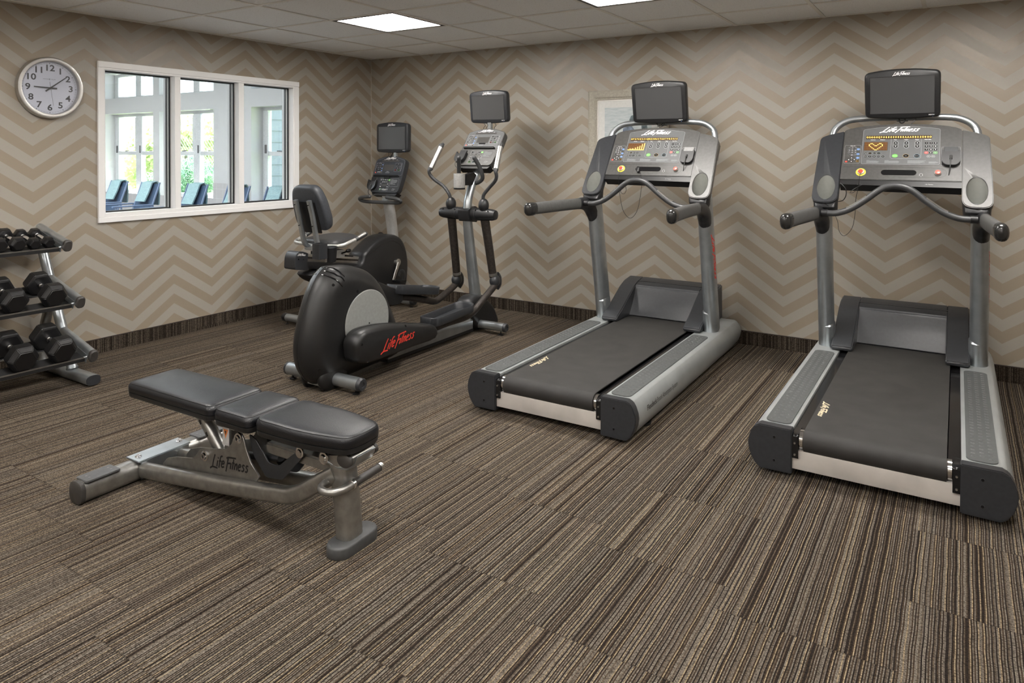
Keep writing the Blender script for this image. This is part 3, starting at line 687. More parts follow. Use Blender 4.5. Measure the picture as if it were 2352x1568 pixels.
# ------------------------------------------------------------------ treadmill
def treadmill(x, y, rot, label, var):
    T = thing('treadmill', label, 'treadmill', (x, y, 0), rot, 'treadmills')
    ups = {}
    for s in (1, -1):
        # side rail, D section, nose rounded at the front
        sec = lambda k: [(s*.315, .205-k*.02), (s*.450, .206-k*.02), (s*.466, .198-k*.02), (s*.480, .178-k*.015), (s*.490, .148), (s*.494, .12), (s*.490, .09), (s*.480, .06), (s*.464, .032+k*.01), (s*.445, .018+k*.02), (s*.315, .018+k*.02)]
        rings = []
        for yy, k in ((.045, 0), (1.95, 0), (2.05, .25), (2.09, .9)):
            sh = 0 if k < .2 else k
            rings.append([(px*(1-.02*sh), yy-.05*sh*abs(pz-.11)/.1, pz) for px, pz in sec(k)])
        MB().loft(rings).build('side_rail', rail_m, T, bevel=.002, seg=1, smooth=30)
        pts = [(s*.312, .016), (s*.312, .210), (s*.448, .211), (s*.470, .200), (s*.484, .178), (s*.495, .148), (s*.499, .12), (s*.495, .09), (s*.484, .058), (s*.466, .03), (s*.446, .014)]
        o = MB().prism(pts, 'y', -.004, .048).build('end_cap', plastic_soft, T, bevel=.004, seg=2, smooth=35)
        for zz in (.165, .062): MB().cyl((s*.385, -.006, zz), (s*.385, .0, zz), .007, 12).mat(1).cyl((s*.385, -.0065, zz), (s*.385, -.004, zz), .0052, 10).build('screw', [plastic_soft, gloss_black], o)
        # dimpled foot pad
        pm = MB(); pm.prism(rrect(.108, 1.36, .032, 6, s*.385, .745), 'z', .206, .2105)
        for c in range(3):
            for r in range(34):
                bx = s*.385+(c-1)*.030; by = .105+r*.0385+(c % 2)*.019
                if by > 1.40: continue
                pm.loft([[(bx+q*.0085*math.cos(a*PI/4), by+q*.006*math.sin(a*PI/4), .2105+hh) for a in range(8)] for q, hh in ((1, 0), (.75, .0022), (.3, .0028))])
        pm.build('foot_pad', pad_m, T, smooth=60)
        MB().box(s*.268, s*.316, .06, 1.78, .150, .192).build('deck_edge', gloss_black, T, bevel=.002, seg=1)
        MB().cyl((s*.266, .048, .160), (s*.284, .048, .160), .041, 24).build('roller_end', chrome, T)
        mb = MB(); mb.prism(roundpoly([(.0, .085), (.0, .19), (.10, .197), (.10, .10), (.03, .085)], .012, 3), 'x', s*.286, s*.312); mb.mat(1)
        for zz in (.155, .105): mb.cyl((s*.30, -.004, zz), (s*.30, .004, zz), .0055, 8)
        mb.build('roller_bracket', [gloss_black, alu], T, bevel=.001, seg=1)
        # upright
        base, top = Vector((s*.405, 1.625, .195)), Vector((s*.402, 1.425, 1.14))
        up_ = MB().tube([base, base.lerp(top, .5), top], (.046, .072), 28, up=(0, 1, 0), e=2.3).build('upright', silver, T); ups[s] = up_
        MB().tube([base+Vector((0, 0, .010)), base+Vector((0, -.003, .017))], (.050, .076), 28, up=(0, 1, 0), e=2.3).build('upright_foot', rail_m, T)
        cvb = base.lerp(top, .012); cvt = base.lerp(top, .16)
        MB().tube([cvb+Vector((-s*.012, -.006, 0)), cvt+Vector((-s*.012, -.006, 0)), cvt+Vector((-s*.006, 0, .012))], [(.0395, .069), (.0395, .069), (.035, .05)], 24, up=(0, 1, 0), e=2.3).build('upright_cover', silver, up_)
        # handle mount and handle
        mp = cr([(s*.402, 1.462, .895), (s*.404, 1.445, .945), (s*.408, 1.405, 1.01), (s*.412, 1.345, 1.052), (s*.416, 1.27, 1.066), (s*.419, 1.215, 1.067)], 4)
        rr = lerpl([(.026, .026), (.050, .041), (.060, .044), (.052, .041), (.042, .034), (.0395, .0265)], 4)
        hm = MB().tube(mp, rr, 20, up=(1, 0, .0)).build('handle_mount', plastic, T)
        hp = cr([(s*.419, 1.215, 1.067), (s*.430, 1.0, 1.069), (s*.446, .8, 1.069), (s*.458, .665, 1.068)], 4)
        h = MB().tube(hp, (.0255, .0385), 20, e=2.6).build('handle', simple('handle_grip', (.07, .07, .068), .6, bump=.8, bscale=300), T)
        MB().tube(cr([(s*.457, .67, 1.068), (s*.460, .635, 1.067), (s*.463, .60, 1.067), (s*.4645, .582, 1.066), (s*.465, .575, 1.066)], 3), lerpl([(.026, .039), (.030, .043), (.029, .0415), (.019, .029), (.004, .006)], 3), 20, e=2.4).build('handle_tip', simple('tip_rubber', (.02, .02, .02), .22, noise=0), h)
    # belt, beam, motor hood
    a = [(.047+.050*math.cos(t), .158+.050*math.sin(t)) for t in [math.radians(90+180*i/12) for i in range(13)]]
    prof = [(1.80, .208)]+a+[(1.80, .108), (1.80, .112)]+[(.047+.045*math.cos(t), .158+.045*math.sin(t)) for t in [math.radians(270-180*i/12) for i in range(13)]]+[(1.80, .203)]
    be = MB().prism(prof, 'x', -.266, .266).build('running_belt', belt_m, T, smooth=40)
    t = MB(frame((-.246, .46, .2087), (0, -1, 0), (1, 0, 0))); put_logo(t, 0, .0, .225, weight=.17, sy=.62); t.build('belt_logo', tan_ink, be, smooth=0)
    MB().cyl((-.27, .047, .158), (.27, .047, .158), .043, 20).build('rear_roller', steel_dark, T)
    MB().prism(roundpoly([(.012, .036), (.012, .120), (.05, .120), (.05, .036)], .004, 2), 'x', -.315, .315).build('cross_beam', beam_m, T, smooth=30)
    MB().box(-.315, .315, .25, 2.0, .045, .105).build('deck_frame', black, T)
    hd = MB()
    for s in (1, -1):
        lob = [(1.485, .208), (1.480, .232), (1.50, .248), (1.60, .292), (1.72, .358), (1.82, .412), (1.90, .440), (2.02, .455), (2.03, .25), (2.03, .205)]
        x0, x1 = (.243, .362) if s > 0 else (-.362, -.243)
        hd.prism(lob, 'x', x0, x1)
    cen = [(1.715, .212), (1.735, .235), (1.78, .29), (1.815, .345), (1.835, .395), (1.842, .415), (1.86, .424), (1.95, .447), (2.02, .455), (2.03, .25), (2.03, .205)]
    hd.prism(cen, 'x', -.25, .25)
    hd.build('motor_hood', plastic_soft, T, bevel=.007, seg=3, smooth=45)
    MB().box(-.350, .350, 1.90, 2.045, .05, .44).build('motor_cover', plastic, T, bevel=.01, seg=2)
    v = MB()
    for i in range(14): v.box(-.09+i*.012, -.083+i*.012, 2.0, 2.005, .4555, .457)
    for s in (1, -1):
        fo = MB().cyl((s*.42, .30, 0), (s*.42, .30, .012), .042, 20).cyl((s*.42, .30, .012), (s*.42, .30, .05), .012, 10); fo.build('levelling_foot', black, T)
        MB().cyl((s*.40, 1.92, .03), (s*.44, 1.92, .03), .03, 16).build('wheel', black, T)
    # crossbar
    bp = cr([(-.372, 1.245, 1.069), (-.345, 1.242, 1.070), (-.297, 1.24, 1.074), (-.230, 1.24, 1.101), (-.155, 1.24, 1.154), (-.082, 1.24, 1.214), (-.03, 1.24, 1.237), (.03, 1.24, 1.237), (.082, 1.24, 1.214), (.155, 1.24, 1.154), (.230, 1.24, 1.101), (.297, 1.24, 1.074), (.345, 1.242, 1.070), (.372, 1.245, 1.069)], 5)
    cb = MB().tube(bp, .0178, 18, up=(0, 1, 0)).build('crossbar', simple('bar_grey', (.05, .052, .055), .38, bump=.2), T)
    for s in (1, -1):
        MB().cyl((s*.352, 1.243, 1.070), (s*.385, 1.246, 1.069), .0215, 18).build('bar_collar', plastic, cb)
        seg = [p for p in bp if .135 < s*p.x < .25]; 
        MB().strip(seg, .0182, 45, 105, 6, up=(0, 0, 1), th=.0012).build('pulse_sensor', alu, cb)
    # console
    O, U = (0, 1.425, 1.265), (0, .5676, .8233); K = frame(O, (1, 0, 0), U)
    arc = [(.3125*math.cos(t), .357+.053*math.sin(t)) for t in [PI*i/14 for i in range(15)]]
    con = MB(K).prism([(.3125, 0)]+arc+[(-.3125, 0)], 'z', -.055, 0).build('console', console_m, T, bevel=.003, seg=2)
    MB(K).prism([(-.3125, -.032), (.3125, -.040), (.3125, .001), (-.3125, .001)], 'z', -.075, -.006).build('console_underside', black, con, smooth=0)
    t = MB(K); put_text(t, 'Life Fitness', .155, -.020, .009, z=-.0055); t.build('underside_plate', grey_ink, con, smooth=0)
    for s in (1, -1):
        poly = roundpoly([(s*.3135, .357), (s*.405, .331), (s*.447, .308), (s*.459, -.06), (s*.458, -.168), (s*.3135, -.168), (s*.3135, .1)], [0, .03, .035, .1, .06, .06, 0], 6)
        wg = MB(K).prism(poly, 'z', -.045, .004).build('console_wing', console_m if s > 0 else console_d, T, bevel=.004, seg=3)  # right wing lighter, left darker: reflected light put into the plastic colour
        cx, cy = s*.384, 1.388
        bool_cut(wg, MB().cyl((cx, cy, 1.0), (cx, cy, 1.4), .0505, 40))
        zt = lambda yy: 1.265+(yy-1.425)*(.8233/.5676)
        rings = []
        for sc_, z in ((.40, 1.050), (.80, 1.060), (.95, 1.085)): rings.append([(cx+.069*sc_*math.cos(2*PI*i/32), cy+.074*sc_*math.sin(2*PI*i/32), z) for i in range(32)])
        for sc_ in (1,):
            rr_ = [(cx+.070*sc_*math.cos(2*PI*i/32), cy+.082*sc_*math.sin(2*PI*i/32)) for i in range(32)]
            rings.append([(a_, b_, max(1.10, zt(b_)-.05)) for a_, b_ in rr_]); rings.append([(a_, b_+.01, max(1.105, zt(b_)-.012)) for a_, b_ in rr_])
        bw = MB().loft(rings, caps=True).build('cup_well', plastic, wg, smooth=60)
        bool_cut(bw, MB().cyl((cx, cy, 1.105), (cx, cy, 1.5), .0503, 40))
        lin = []
        for r_, top_ in ((.0500, 1), ): 
            lin = [[(cx+.0500*math.cos(2*PI*i/40), cy+.0500*math.sin(2*PI*i/40), zt(cy+.05*math.sin(2*PI*i/40))+.003) for i in range(40)], [(cx+.0500*math.cos(2*PI*i/40), cy+.05*math.sin(2*PI*i/40), 1.115) for i in range(40)]]
        m_ = MB(); m_.loft(lin, caps=False); m_.add(lin[1], [tuple(range(40))]); m_.build('cup_holder', cup_m, wg, smooth=60)
        r1 = [(cx+.0512*math.cos(2*PI*i/40), cy+.0512*math.sin(2*PI*i/40), zt(cy+.0512*math.sin(2*PI*i/40))+.0075) for i in range(40)]
        m_ = MB(); m_.tube(r1+[r1[0]], .0012, 6, caps=False); m_.build('cup_rim', simple('rim_dark', (.03, .03, .03), .4), wg)
        # red maker logo down the outer face of the upright
        lm = MB(frame((s*.4535, 1.472+.01, .885), (0, .235*s if s > 0 else .235, -.972) if s > 0 else (0, .235, -.972), (0, .972 if s > 0 else -.972, .235 if s > 0 else -.235))); put_logo(lm, 0, -.034, .33, weight=.16, z=.0, sy=.62)
        if s > 0: lo_ = lm.build('side_logo', red_ink, T, smooth=0); snap(lo_, bvh_of(ups[s]))
    # overlay panel
    arcp = [(.204*math.cos(t), .372+.020*math.sin(t)) for t in [PI*i/10 for i in range(11)]]
    outl = roundpoly([(.204, .112), (.204, .368), (.10, .386), (0, .391), (-.10, .386), (-.204, .368), (-.204, .112)], [.010, .012, .05, .05, .05, .012, .010], 4)
    pnl = MB(K).prism(outl, 'z', 0, .0012).build('display_panel', panel_m, con, smooth=0)
    def PB(*a, **k): return oval_button(con, K, *a, **k)
    ln = MB(K); ln.ribbon(outl, .0013, closed=True, z=.0016); rr_line(ln, -.301, -.212, .116, .250); rr_line(ln, .213, .305, .105, .235, r=.004)
    ln.ribbon([(-.050, .297), (-.050, .16), (-.042, .153), (.101, .153), (.109, .16), (.109, .297)], .0012, z=.0018)
    for xx in (-.0245, .0315, .0885): ln.ribbon(rrect(.026, .052, .013, 5, xx, .254), .0016, closed=True, z=.0018)
    ln.build('panel_lines', line_ink, con, smooth=0)
    t = MB(K); put_logo(t, -.108, .352, .210, z=.0018, weight=.18, slant=.75, sy=.85); t.build('maker_logo', white_ink, con, smooth=0)
    t = MB(K)
    for x0, s_ in ((-.148, 'Calories'), (-.096, 'Distance'), (-.028, 'Time'), (.030, 'Incline'), (.086, 'Speed'), (.142, 'Heart Rate')): put_text(t, s_, x0, .2905, .0075, z=.0018, bold=.02)
    put_text(t, 'iPod | TV', -.257, .244, .007, z=.0018, bold=.02)
    t.build('printed_labels', white_ink, con, smooth=0)
    t = MB(K)
    for x0, ws in ((-.175, (.02, .06, .066, .07, .062, .066)), (-.078, (.022, .076, .082, .078, .08, .075)), (.042, (.095, .085, .09, .08, .088, .07)), (.150, (.04, .05, .045, .038))): text_block(t, x0, .1395 if len(ws) > 4 else .1325, ws)
    t.build('printed_notes', simple('note_ink', (.24, .25, .26), .5, noise=0), con, smooth=0)
    MB(K).prism(rrect(.350, .0250, .001, 1, -.0125, .309), 'z', .0008, .0016).build('led_message_display', led_bg, con, smooth=0)
    msg = 'GGGG0Q9888000888AAA8855O00O' if var == 2 else 'OPSPRESS>QOZEOUSTARTPRESSS'
    t = MB(K)
    for i, c_ in enumerate(msg): put_text(t, c_, -.180+i*.335/(len(msg)-1), .309, .0180, sx=.78, z=.0019, bold=.012)
    t.build('led_message', led_on, con, smooth=0)
    MB(K).prism(rrect(.128, .062, .001, 1, -.131, .2425), 'z', .0008, .0016).build('led_matrix_display', led_bg, con, smooth=0)
    t = MB(K)
    heart = {(3,5),(4,6),(5,6),(6,5),(7,4),(8,4),(9,5),(10,6),(11,6),(12,5),(12,4),(11,3),(10,2),(9,1),(8,0),(7,0),(6,1),(5,2),(4,3),(3,4),(7,0)}
    bars = [1, 2, 1, 3, 1, 2, 3, 1, 4, 1, 5, 1, 6, 1, 7, 8]; bars = [1, 1, 2, 1, 2, 2, 1, 3, 1, 4, 1, 5, 1, 7, 1, 8]
    for i in range(16):
        for j in range(8):
            on = ((i, j) in heart) if var == 2 else (j < bars[i]); dx = -.1895+i*.0078; dy = .2155+j*.0077
            t.mat(0 if on else 1); sz = .0028 if on else .0022; hh = .0034 if (on and var == 1) else sz
            t.add([(dx-sz, dy-hh, .0019), (dx+sz, dy-hh, .0019), (dx+sz, dy+hh, .0019), (dx-sz, dy+hh, .0019)], [(0, 1, 2, 3)])
    t.build('led_matrix', [led_on, led_dim], con, smooth=0)
    for i in range(4): PB(-.1825+i*.0235, .190, .0098, .0072, gloss_black, txt=('Manual', 'Hill', 'Random', 'Cardio')[i], tsize=.0042, tmat=white_ink if i != 1 else orange_m, ring=line_ink)
    for i in range(5): PB(-.1825+i*.0234, .1668, .0098, .0072, gloss_black, txt=('Fat Burn', 'HR', 'Sport', 'Fit Test', 'Cool')[i], tsize=.0042, ring=line_ink)
    for xx in (-.0245, .0315, .0885):
        PB(xx, .2665, .0092, .0078, gloss_black, tri=1); PB(xx, .2418, .0092, .0078, gloss_black, tri=-1)
    for xx, m_, tx, ri in ((-.0252, green_m, 'Quick Start', green_m), (.0322, gloss_black, 'Pause', orange_m), (.0885, gloss_black, 'Cool Down', iceb_m)): PB(xx, .1725, .0140, .0112, m_, txt=tx, tsize=.0045, ring=ri)
    for r_ in range(3):
        for c_ in range(3): PB(.1358+c_*.0232, .2645-r_*.0233, .0078, .0068, gloss_black, txt=KEY[r_][c_], tsize=.0125)
    PB(.1358, .1955, .0098, .0078, simple('clear_red', (.40, .10, .09), .4, noise=0), txt='Clear', tsize=.004, ring=red_m); PB(.159, .1952, .0078, .0068, gloss_black, txt='0', tsize=.0125); PB(.1818, .1952, .0098, .0078, simple('enter_green', (.10, .22, .10), .4, noise=0), txt='Enter', tsize=.004, ring=green_m)
    for xx in (.148, .1710): PB(xx, .1695, .0088, .0068, panel_m, txt='Menu', tsize=.004, ring=grey_ink)
    for r_ in range(3):
        for c_ in range(3): PB(-.2755+c_*.0178, .2305-r_*.0180, .0062, .0052, gloss_black, txt=KEY[r_][c_], tsize=.0095, ring=line_ink)
    for c_, tx in enumerate('-0+'): PB(-.2755+c_*.0178, .1765, .0062, .0052, gloss_black, txt=tx, tsize=.0095, ring=line_ink)
    for yy in (.220, .184, .156): PB(-.2248, yy, .0082, .0070, blue_m, txt='CH', tsize=.0045, ring=iceb_m)
    for dx, dy in ((0, .0165), (0, -.0165), (-.0155, 0), (.0155, 0), (0, 0)): PB(-.258+dx, .1425+dy*.8, .0068, .0052, gloss_black, txt={(0, 0): 'OK'}.get((dx, dy)), tsize=.005, tri=0 if dx == 0 and dy == 0 else (1 if dy > 0 or dx < 0 else -1))
    PB(-.2872, .1285, .0072, .0062, red_m, txt='I', tsize=.008); PB(-.2248, .1325, .0075, .0065, gloss_black, txt='CC', tsize=.006, tmat=orange_m, ring=orange_m)
    # lower strip: tray outline, slot, stop buttons
    st = MB(K); st.ribbon([(-.30, .090), (0, .093), (.215, .086), (.236, .07), (.240, .052), (.232, .035), (.21, .025), (0, .021)], .0016, z=.0008)
    st.build('tray_line', black, con, smooth=0)
    MB(K).prism(rrect(.183, .036, .018, 8, -.0015, .054), 'z', -.004, .0012).build('accessory_slot', gloss_black, con, smooth=0)
    q = MB(K).lathe([(.0275, 0), (.0275, .003), (.022, .004)], (-.2005, .052, 0), n=32).mat(1).lathe([(.0185, .003), (.0175, .012), (.0145, .013)], (-.2005, .052, 0), n=24).mat(2).lathe([(.0135, .010), (.013, .016), (.008, .017)], (-.2005, .052, 0), n=24)
    q.build('emergency_stop', [yellow_m, simple('stop_collar', (.45, .42, .40), .3, .5), red_m], con)
    q = MB(K).lathe([(.0178, 0), (.0168, .010), (.0150, .012)], (.1975, .052, 0), n=24).mat(1).lathe([(.0150, .009), (.0140, .017), (.009, .019)], (.1975, .052, 0), n=24)
    q.build('stop_button', [simple('stop_collar', (.45, .42, .40), .3, .5), simple('worn_red', (.55, .16, .13), .25)], con)
    t = MB(K); t.ribbon([(.1136+.008*math.cos(a_), .042+.008*math.sin(a_)) for a_ in [PI*(-.15+1.3*i/10) for i in range(11)]], .0014, z=.0012); t.box(.105, .1075, .034, .040, .0008, .0014).box(.1195, .122, .034, .040, .0008, .0014); t.box(.1125, .1145, .026, .030, .0008, .0014)
    t.build('headphone_symbol', grey_ink, con, smooth=0)
    # phone cradle with cable
    cr_ = MB(K); cr_.prism(roundpoly([(.214, .205), (.214, .12), (.235, .098), (.285, .098), (.305, .12), (.305, .205), (.296, .205), (.294, .192), (.226, .192), (.224, .205)], [.004, .03, .02, .02, .03, .004, .003, .003, .003, .003], 4), 'z', 0, .024)
    cr_.build('device_cradle', plastic, con, bevel=.003, seg=2)
    MB(K).prism(rrect(.068, .05, .004, 3, .260, .208), 'z', 0, .010).build('cradle_back', plastic_soft if var == 2 else simple('cradle_grey', (.22, .22, .22), .5), con, bevel=.001, seg=1)
    c_ = K.inverted()
    q = MB(); q.tube(cr([K @ Vector((.2600, .150, .026)), K @ Vector((.2600, .140, .036)), (.256, 1.452, 1.345), (.250, 1.45, 1.30), (.243, 1.45, 1.245), (.249, 1.45, 1.213), (.259, 1.45, 1.222), (.259, 1.45, 1.250)], 4), .0028, 8)
    q.tube([K @ Vector((.26, .160, .024)), K @ Vector((.26, .135, .030))], .007, 8)
    q.build('device_cable', simple('cable_grey', (.05, .05, .05), .5), con)
    # safety cord
    q = MB(); top_ = K @ Vector((-.2005, .038, .012))
    if var == 1:
        q.tube(cr([top_, (-.172, 1.345, 1.27), (-.175, 1.345, 1.21), (-.170, 1.36, 1.126), (-.145, 1.36, 1.021), (-.093, 1.36, .971), (-.042, 1.36, 1.026), (-.017, 1.36, 1.146), (-.009, 1.36, 1.25), K @ Vector((-.068, .052, .012))], 6), .0016, 6)
        q.tube(cr([(-.150, 1.40, 1.24), (-.148, 1.40, 1.20), (-.140, 1.40, 1.163), (-.155, 1.40, 1.136), (-.179, 1.40, 1.146), (-.190, 1.40, 1.192), (-.187, 1.37, 1.24)], 5), .0016, 6)
        q.tube([K @ Vector((-.078, .066, .004)), K @ Vector((-.066, .045, .012)), K @ Vector((-.062, .020, .012))], [.010, .014, .009], 10)
    else:
        q.tube(cr([top_, (-.195, 1.345, 1.285), (-.202, 1.35, 1.228), (-.217, 1.36, 1.144), (-.220, 1.36, 1.061), (-.236, 1.36, .977), (-.277, 1.36, .93), (-.305, 1.36, .957), (-.313, 1.36, 1.01), (-.331, 1.36, 1.056), (-.355, 1.33, 1.10), (-.385, 1.31, 1.125)], 6), .0016, 6)
        q.tube(cr([(-.306, 1.40, 1.243), (-.277, 1.40, 1.209), (-.274, 1.40, 1.171), (-.291, 1.40, 1.139), (-.323, 1.40, 1.13)], 6), .0026, 6)
        q.tube(cr([(-.184, 1.40, 1.238), (-.229, 1.40, 1.21), (-.253, 1.40, 1.187), (-.229, 1.40, 1.192), (-.208, 1.39, 1.234), (-.30, 1.40, 1.238)], 6), .0014, 6)
    q.build('safety_cord', black, T)
    # arch and monitor
    ap = cr([(-.392, 1.665, 1.44), (-.393, 1.70, 1.53), (-.375, 1.722, 1.583), (-.325, 1.73, 1.622), (-.255, 1.73, 1.640), (-.10, 1.73, 1.645), (.10, 1.73, 1.645), (.255, 1.73, 1.640), (.325, 1.73, 1.622), (.375, 1.722, 1.583), (.393, 1.70, 1.53), (.392, 1.665, 1.44)], 5)
    MB().tube(ap, .0205, 18, up=(0, 1, 0)).build('monitor_arch', silver, T)
    MB(K).box(-.44, -.32, .18, .31, -.09, -.045).box(.32, .44, .18, .31, -.09, -.045).build('arch_socket', plastic, T, bevel=.006)
    monitor(T, (0, 1.675, 1.637), (0, -.182, .983), .408, .286, plastic)
    q = MB(); q.box(-.03, .03, 1.735, 1.76, 1.62, 1.80).build('monitor_bracket', black, T)
    q = MB()
    if var == 1:
        q.tube(cr([(-.035, 1.70, 1.65), (-.02, 1.70, 1.618), (.0, 1.70, 1.612), (.02, 1.70, 1.62), (.035, 1.70, 1.65)], 5), .0028, 6).tube(cr([(-.03, 1.71, 1.615), (.0, 1.71, 1.625), (.03, 1.71, 1.648)], 4), .0022, 6)
    else:
        q.tube(cr([(-.018, 1.70, 1.65), (-.012, 1.70, 1.618), (.0, 1.70, 1.61), (.012, 1.70, 1.618), (.018, 1.70, 1.65)], 5), .0045, 6).tube([(.05, 1.68, 1.60), (.075, 1.70, 1.635)], .0018, 6)
    q.build('monitor_cable', black, T)
    # deck label on the outer right rail
    if var == 1:
        t = MB(frame((.4935, .16, .133), (0, 1, 0), (-.08, 0, 1))); put_text(t, 'Flexdeck', .005, 0, .038, 'LEFT', bold=.018); put_text(t, 'Shock Absorption System', .145, 0, .038, 'LEFT', sx=.82)
        t.build('deck_label', simple('label_ink', (.05, .05, .05), .5, noise=0), T, smooth=0)
    return T
treadmill(3.318, -2.17, .75, 'treadmill in the middle of the room, its display showing a bar graph', 1)
treadmill(4.832, -2.10, .3, 'treadmill at the right edge, its display showing a heart', 2)
# ------------------------------------------------------------------ small console shared by bike and elliptical
def small_console(T, O, U, body, pan, L=.36):
    K = frame(O, (1, 0, 0), U); f = L/.36
    out = roundpoly([(-.150, .0), (.150, .0), (.170, .025*f), (.184, .20*f), (.181, .335*f), (.09, .366*f), (0, .376*f), (-.09, .366*f), (-.181, .335*f), (-.184, .20*f), (-.170, .025*f)], [.02, .02, .03, .1, .03, .06, .06, .06, .03, .1, .03], 5)
    rings = []
    for k, z in ((.90, -.060), (.985, -.052), (1, -.04), (1, -.006), (.985, 0)): rings.append([(x*k, (y-.18*f)*k+.18*f, z) for x, y in out])
    con = MB(K).loft(rings).build('console', body, T, smooth=42)
    MB(K).prism([(-.135, -.022), (.135, -.022), (.155, .004), (-.155, .004)], 'z', -.075, -.012).build('console_underside', black, con, smooth=0)
    up = roundpoly([(-.168, .178*f), (.168, .178*f), (.169, .325*f), (.08, .354*f), (0, .362*f), (-.08, .354*f), (-.169, .325*f)], [.004, .004, .015, .06, .06, .06, .015], 4)
    MB(K).prism(up, 'z', -.001, .0010).build('display_panel', pan, con, smooth=0)
    ln = MB(K); ln.ribbon(up, .001, closed=True, z=.0014)
    rr_line(ln, -.162, -.077, .194*f, .302*f, r=.006, w=.001, z=.0016); rr_line(ln, .062, .145, .214*f, .300*f, r=.006, w=.001, z=.0016)
    rr_line(ln, -.072, .044, .018, .143*f, r=.008, w=.001, z=.0016); rr_line(ln, .052, .150, .062, .143*f, r=.005, w=.001, z=.0016)
    for s in (-1, 1): ln.ribbon(rrect(.022, .052, .011, 5, -.0125+s*.042, .071), .001, closed=True, z=.0016)
    ln.build('panel_lines', line_ink, con, smooth=0)
    MB(K).prism(rrect(.205, .0165, .001, 1, -.002, .322*f), 'z', 0, .0015).build('message_display', lcd_off, con, smooth=0)
    q = MB(K)
    for i in range(16): q.ribbon(rrect(.009, .0125, .001, 1, -.098+i*.0128, .322*f), .0008, closed=True, z=.0018)
    q.build('display_cells', simple('cell_line', (.09, .085, .08), .5, noise=0), con, smooth=0)
    MB(K).prism(rrect(.115, .058, .001, 1, -.006, .254*f), 'z', 0, .0015).build('lcd_display', lcd_off, con, smooth=0)
    t = MB(K); put_logo(t, -.062, .341*f, .122, z=.0018, weight=.19, slant=.7, sy=.8); t.build('maker_logo', white_ink, con, smooth=0)
    t = MB(K)
    for x0, s_ in ((-.075, 'Calories'), (-.03, 'Distance'), (.022, 'Time'), (.072, 'Level')): put_text(t, s_, x0, .3335*f, .0065, z=.0018, bold=.02)
    put_text(t, 'iPod | TV', -.12, .297*f, .0055, z=.0018, bold=.02); put_text(t, 'Workouts', -.010, .2135*f, .006, z=.0018, bold=.02)
    t.build('printed_labels', white_ink, con, smooth=0)
    t = MB(K); text_block(t, -.035, .207*f, (.055, .05, .052), lh=.004, z=.0018); text_block(t, .058, .136*f, (.03, .075, .08, .078, .08, .076, .07, .03, .06, .065), lh=.0052, z=.0018)
    t.build('printed_notes', simple('note_ink', (.24, .25, .26), .5, noise=0), con, smooth=0)
    def PB(*a, **k): return oval_button(con, K, *a, **k)
    for r_ in range(4):
        for c_ in range(3):
            tx = (KEY+[['-', '0', '+']])[r_][c_]; PB(-.150+c_*.0215, (.289-r_*.0185)*f, .0058, .0050, gloss_black, txt=tx, tsize=.0095)
    for yy in (.281, .2445, .221): PB(-.0875, yy*f, .0065, .0055, blue_m, txt='CH', tsize=.004)
    for i in range(4): PB(-.128+i*.0125, .207*f, .0048, .0042, gloss_black, tri=(1, -1)[i % 2])
    PB(-.153, .2005*f, .0068, .0058, red_m, txt='I', tsize=.007); PB(-.088, .2005*f, .0065, .0052, gloss_black, txt='CC', tsize=.005, tmat=orange_m)
    for r_ in range(4):
        for c_ in range(3):
            tx = (KEY+[['x', '0', 'e']])[r_][c_]; m_ = gloss_black if tx not in 'xe' else (red_m if tx == 'x' else green_m)
            PB(.078+c_*.0215, (.288-r_*.0198)*f, .0066, .0058, gloss_black, txt='' if tx in 'xe' else tx, tsize=.0105, ring=m_ if tx in 'xe' else None)
    for r_ in range(4): PB(.1385, (.288-r_*.0198)*f, .0058, .0045, pan, ring=grey_ink)
    q = MB(K); q.box(-.157, .140, .163*f, .171*f, 0, .016).box(-.157, .140, .171*f, .173*f, 0, .020)
    q.build('reading_ledge', black, con, bevel=.0015, seg=1)
    for i in range(4): PB(-.0555+i*.0235, .129*f, .0080, .0058, gloss_black, txt=('Fan', 'Enter', 'Clear', 'Up')[i], tsize=.0045, ring=line_ink)
    PB(.0365, .128*f, .0105, .0088, green_m, txt='Start', tsize=.0045)
    for i in range(3): PB(-.034+i*.022, .108*f, .0078, .0052, gloss_black, txt=('HR', 'Hill', 'Fit')[i], tsize=.0045, ring=line_ink)
    for s in (-1, 1):
        for yy, t_ in ((.084, 1), (.058, -1)): PB(-.0125+s*.042, yy, .0072, .0062, gloss_black, tri=t_)
    for i in range(3): PB(-.050+i*.038, .033, .0095, .0078, gloss_black, txt='ABC'[i], tsize=.006, ring=(green_m, iceb_m, grey_ink)[i])
    MB(K).prism(rrect(.045, .020, .002, 2, -.0125, .075), 'z', 0, .0015).build('level_display', lcd_off, con, smooth=0)
    t = MB(K); t.ribbon([(.103+.008*math.cos(a_), .034+.009*math.sin(a_)) for a_ in [PI*(-.2+1.4*i/10) for i in range(11)]], .0016, z=.0012); t.box(.094, .0965, .024, .031, .0008, .0014).box(.1095, .112, .024, .031, .0008, .0014); put_text(t, 'TV', .121, .036, .009, z=.0014, bold=.02); t.build('headphone_symbol', grey_ink, con, smooth=0)
    cr_ = MB(K); cr_.prism(roundpoly([(-.196, .115), (-.196, .05), (-.175, .020), (-.120, .020), (-.098, .05), (-.098, .115), (-.108, .115), (-.110, .098), (-.182, .098), (-.185, .115)], [.004, .03, .02, .02, .03, .004, .003, .003, .003, .003], 4), 'z', -.004, .030)
    cr_.build('device_cradle', gloss_black if body is console_d else plastic, con, bevel=.003, seg=2)
    MB(K).prism(rrect(.066, .048, .004, 3, -.146, .122), 'z', 0, .008).build('cradle_back', plastic, con, bevel=.001, seg=1)
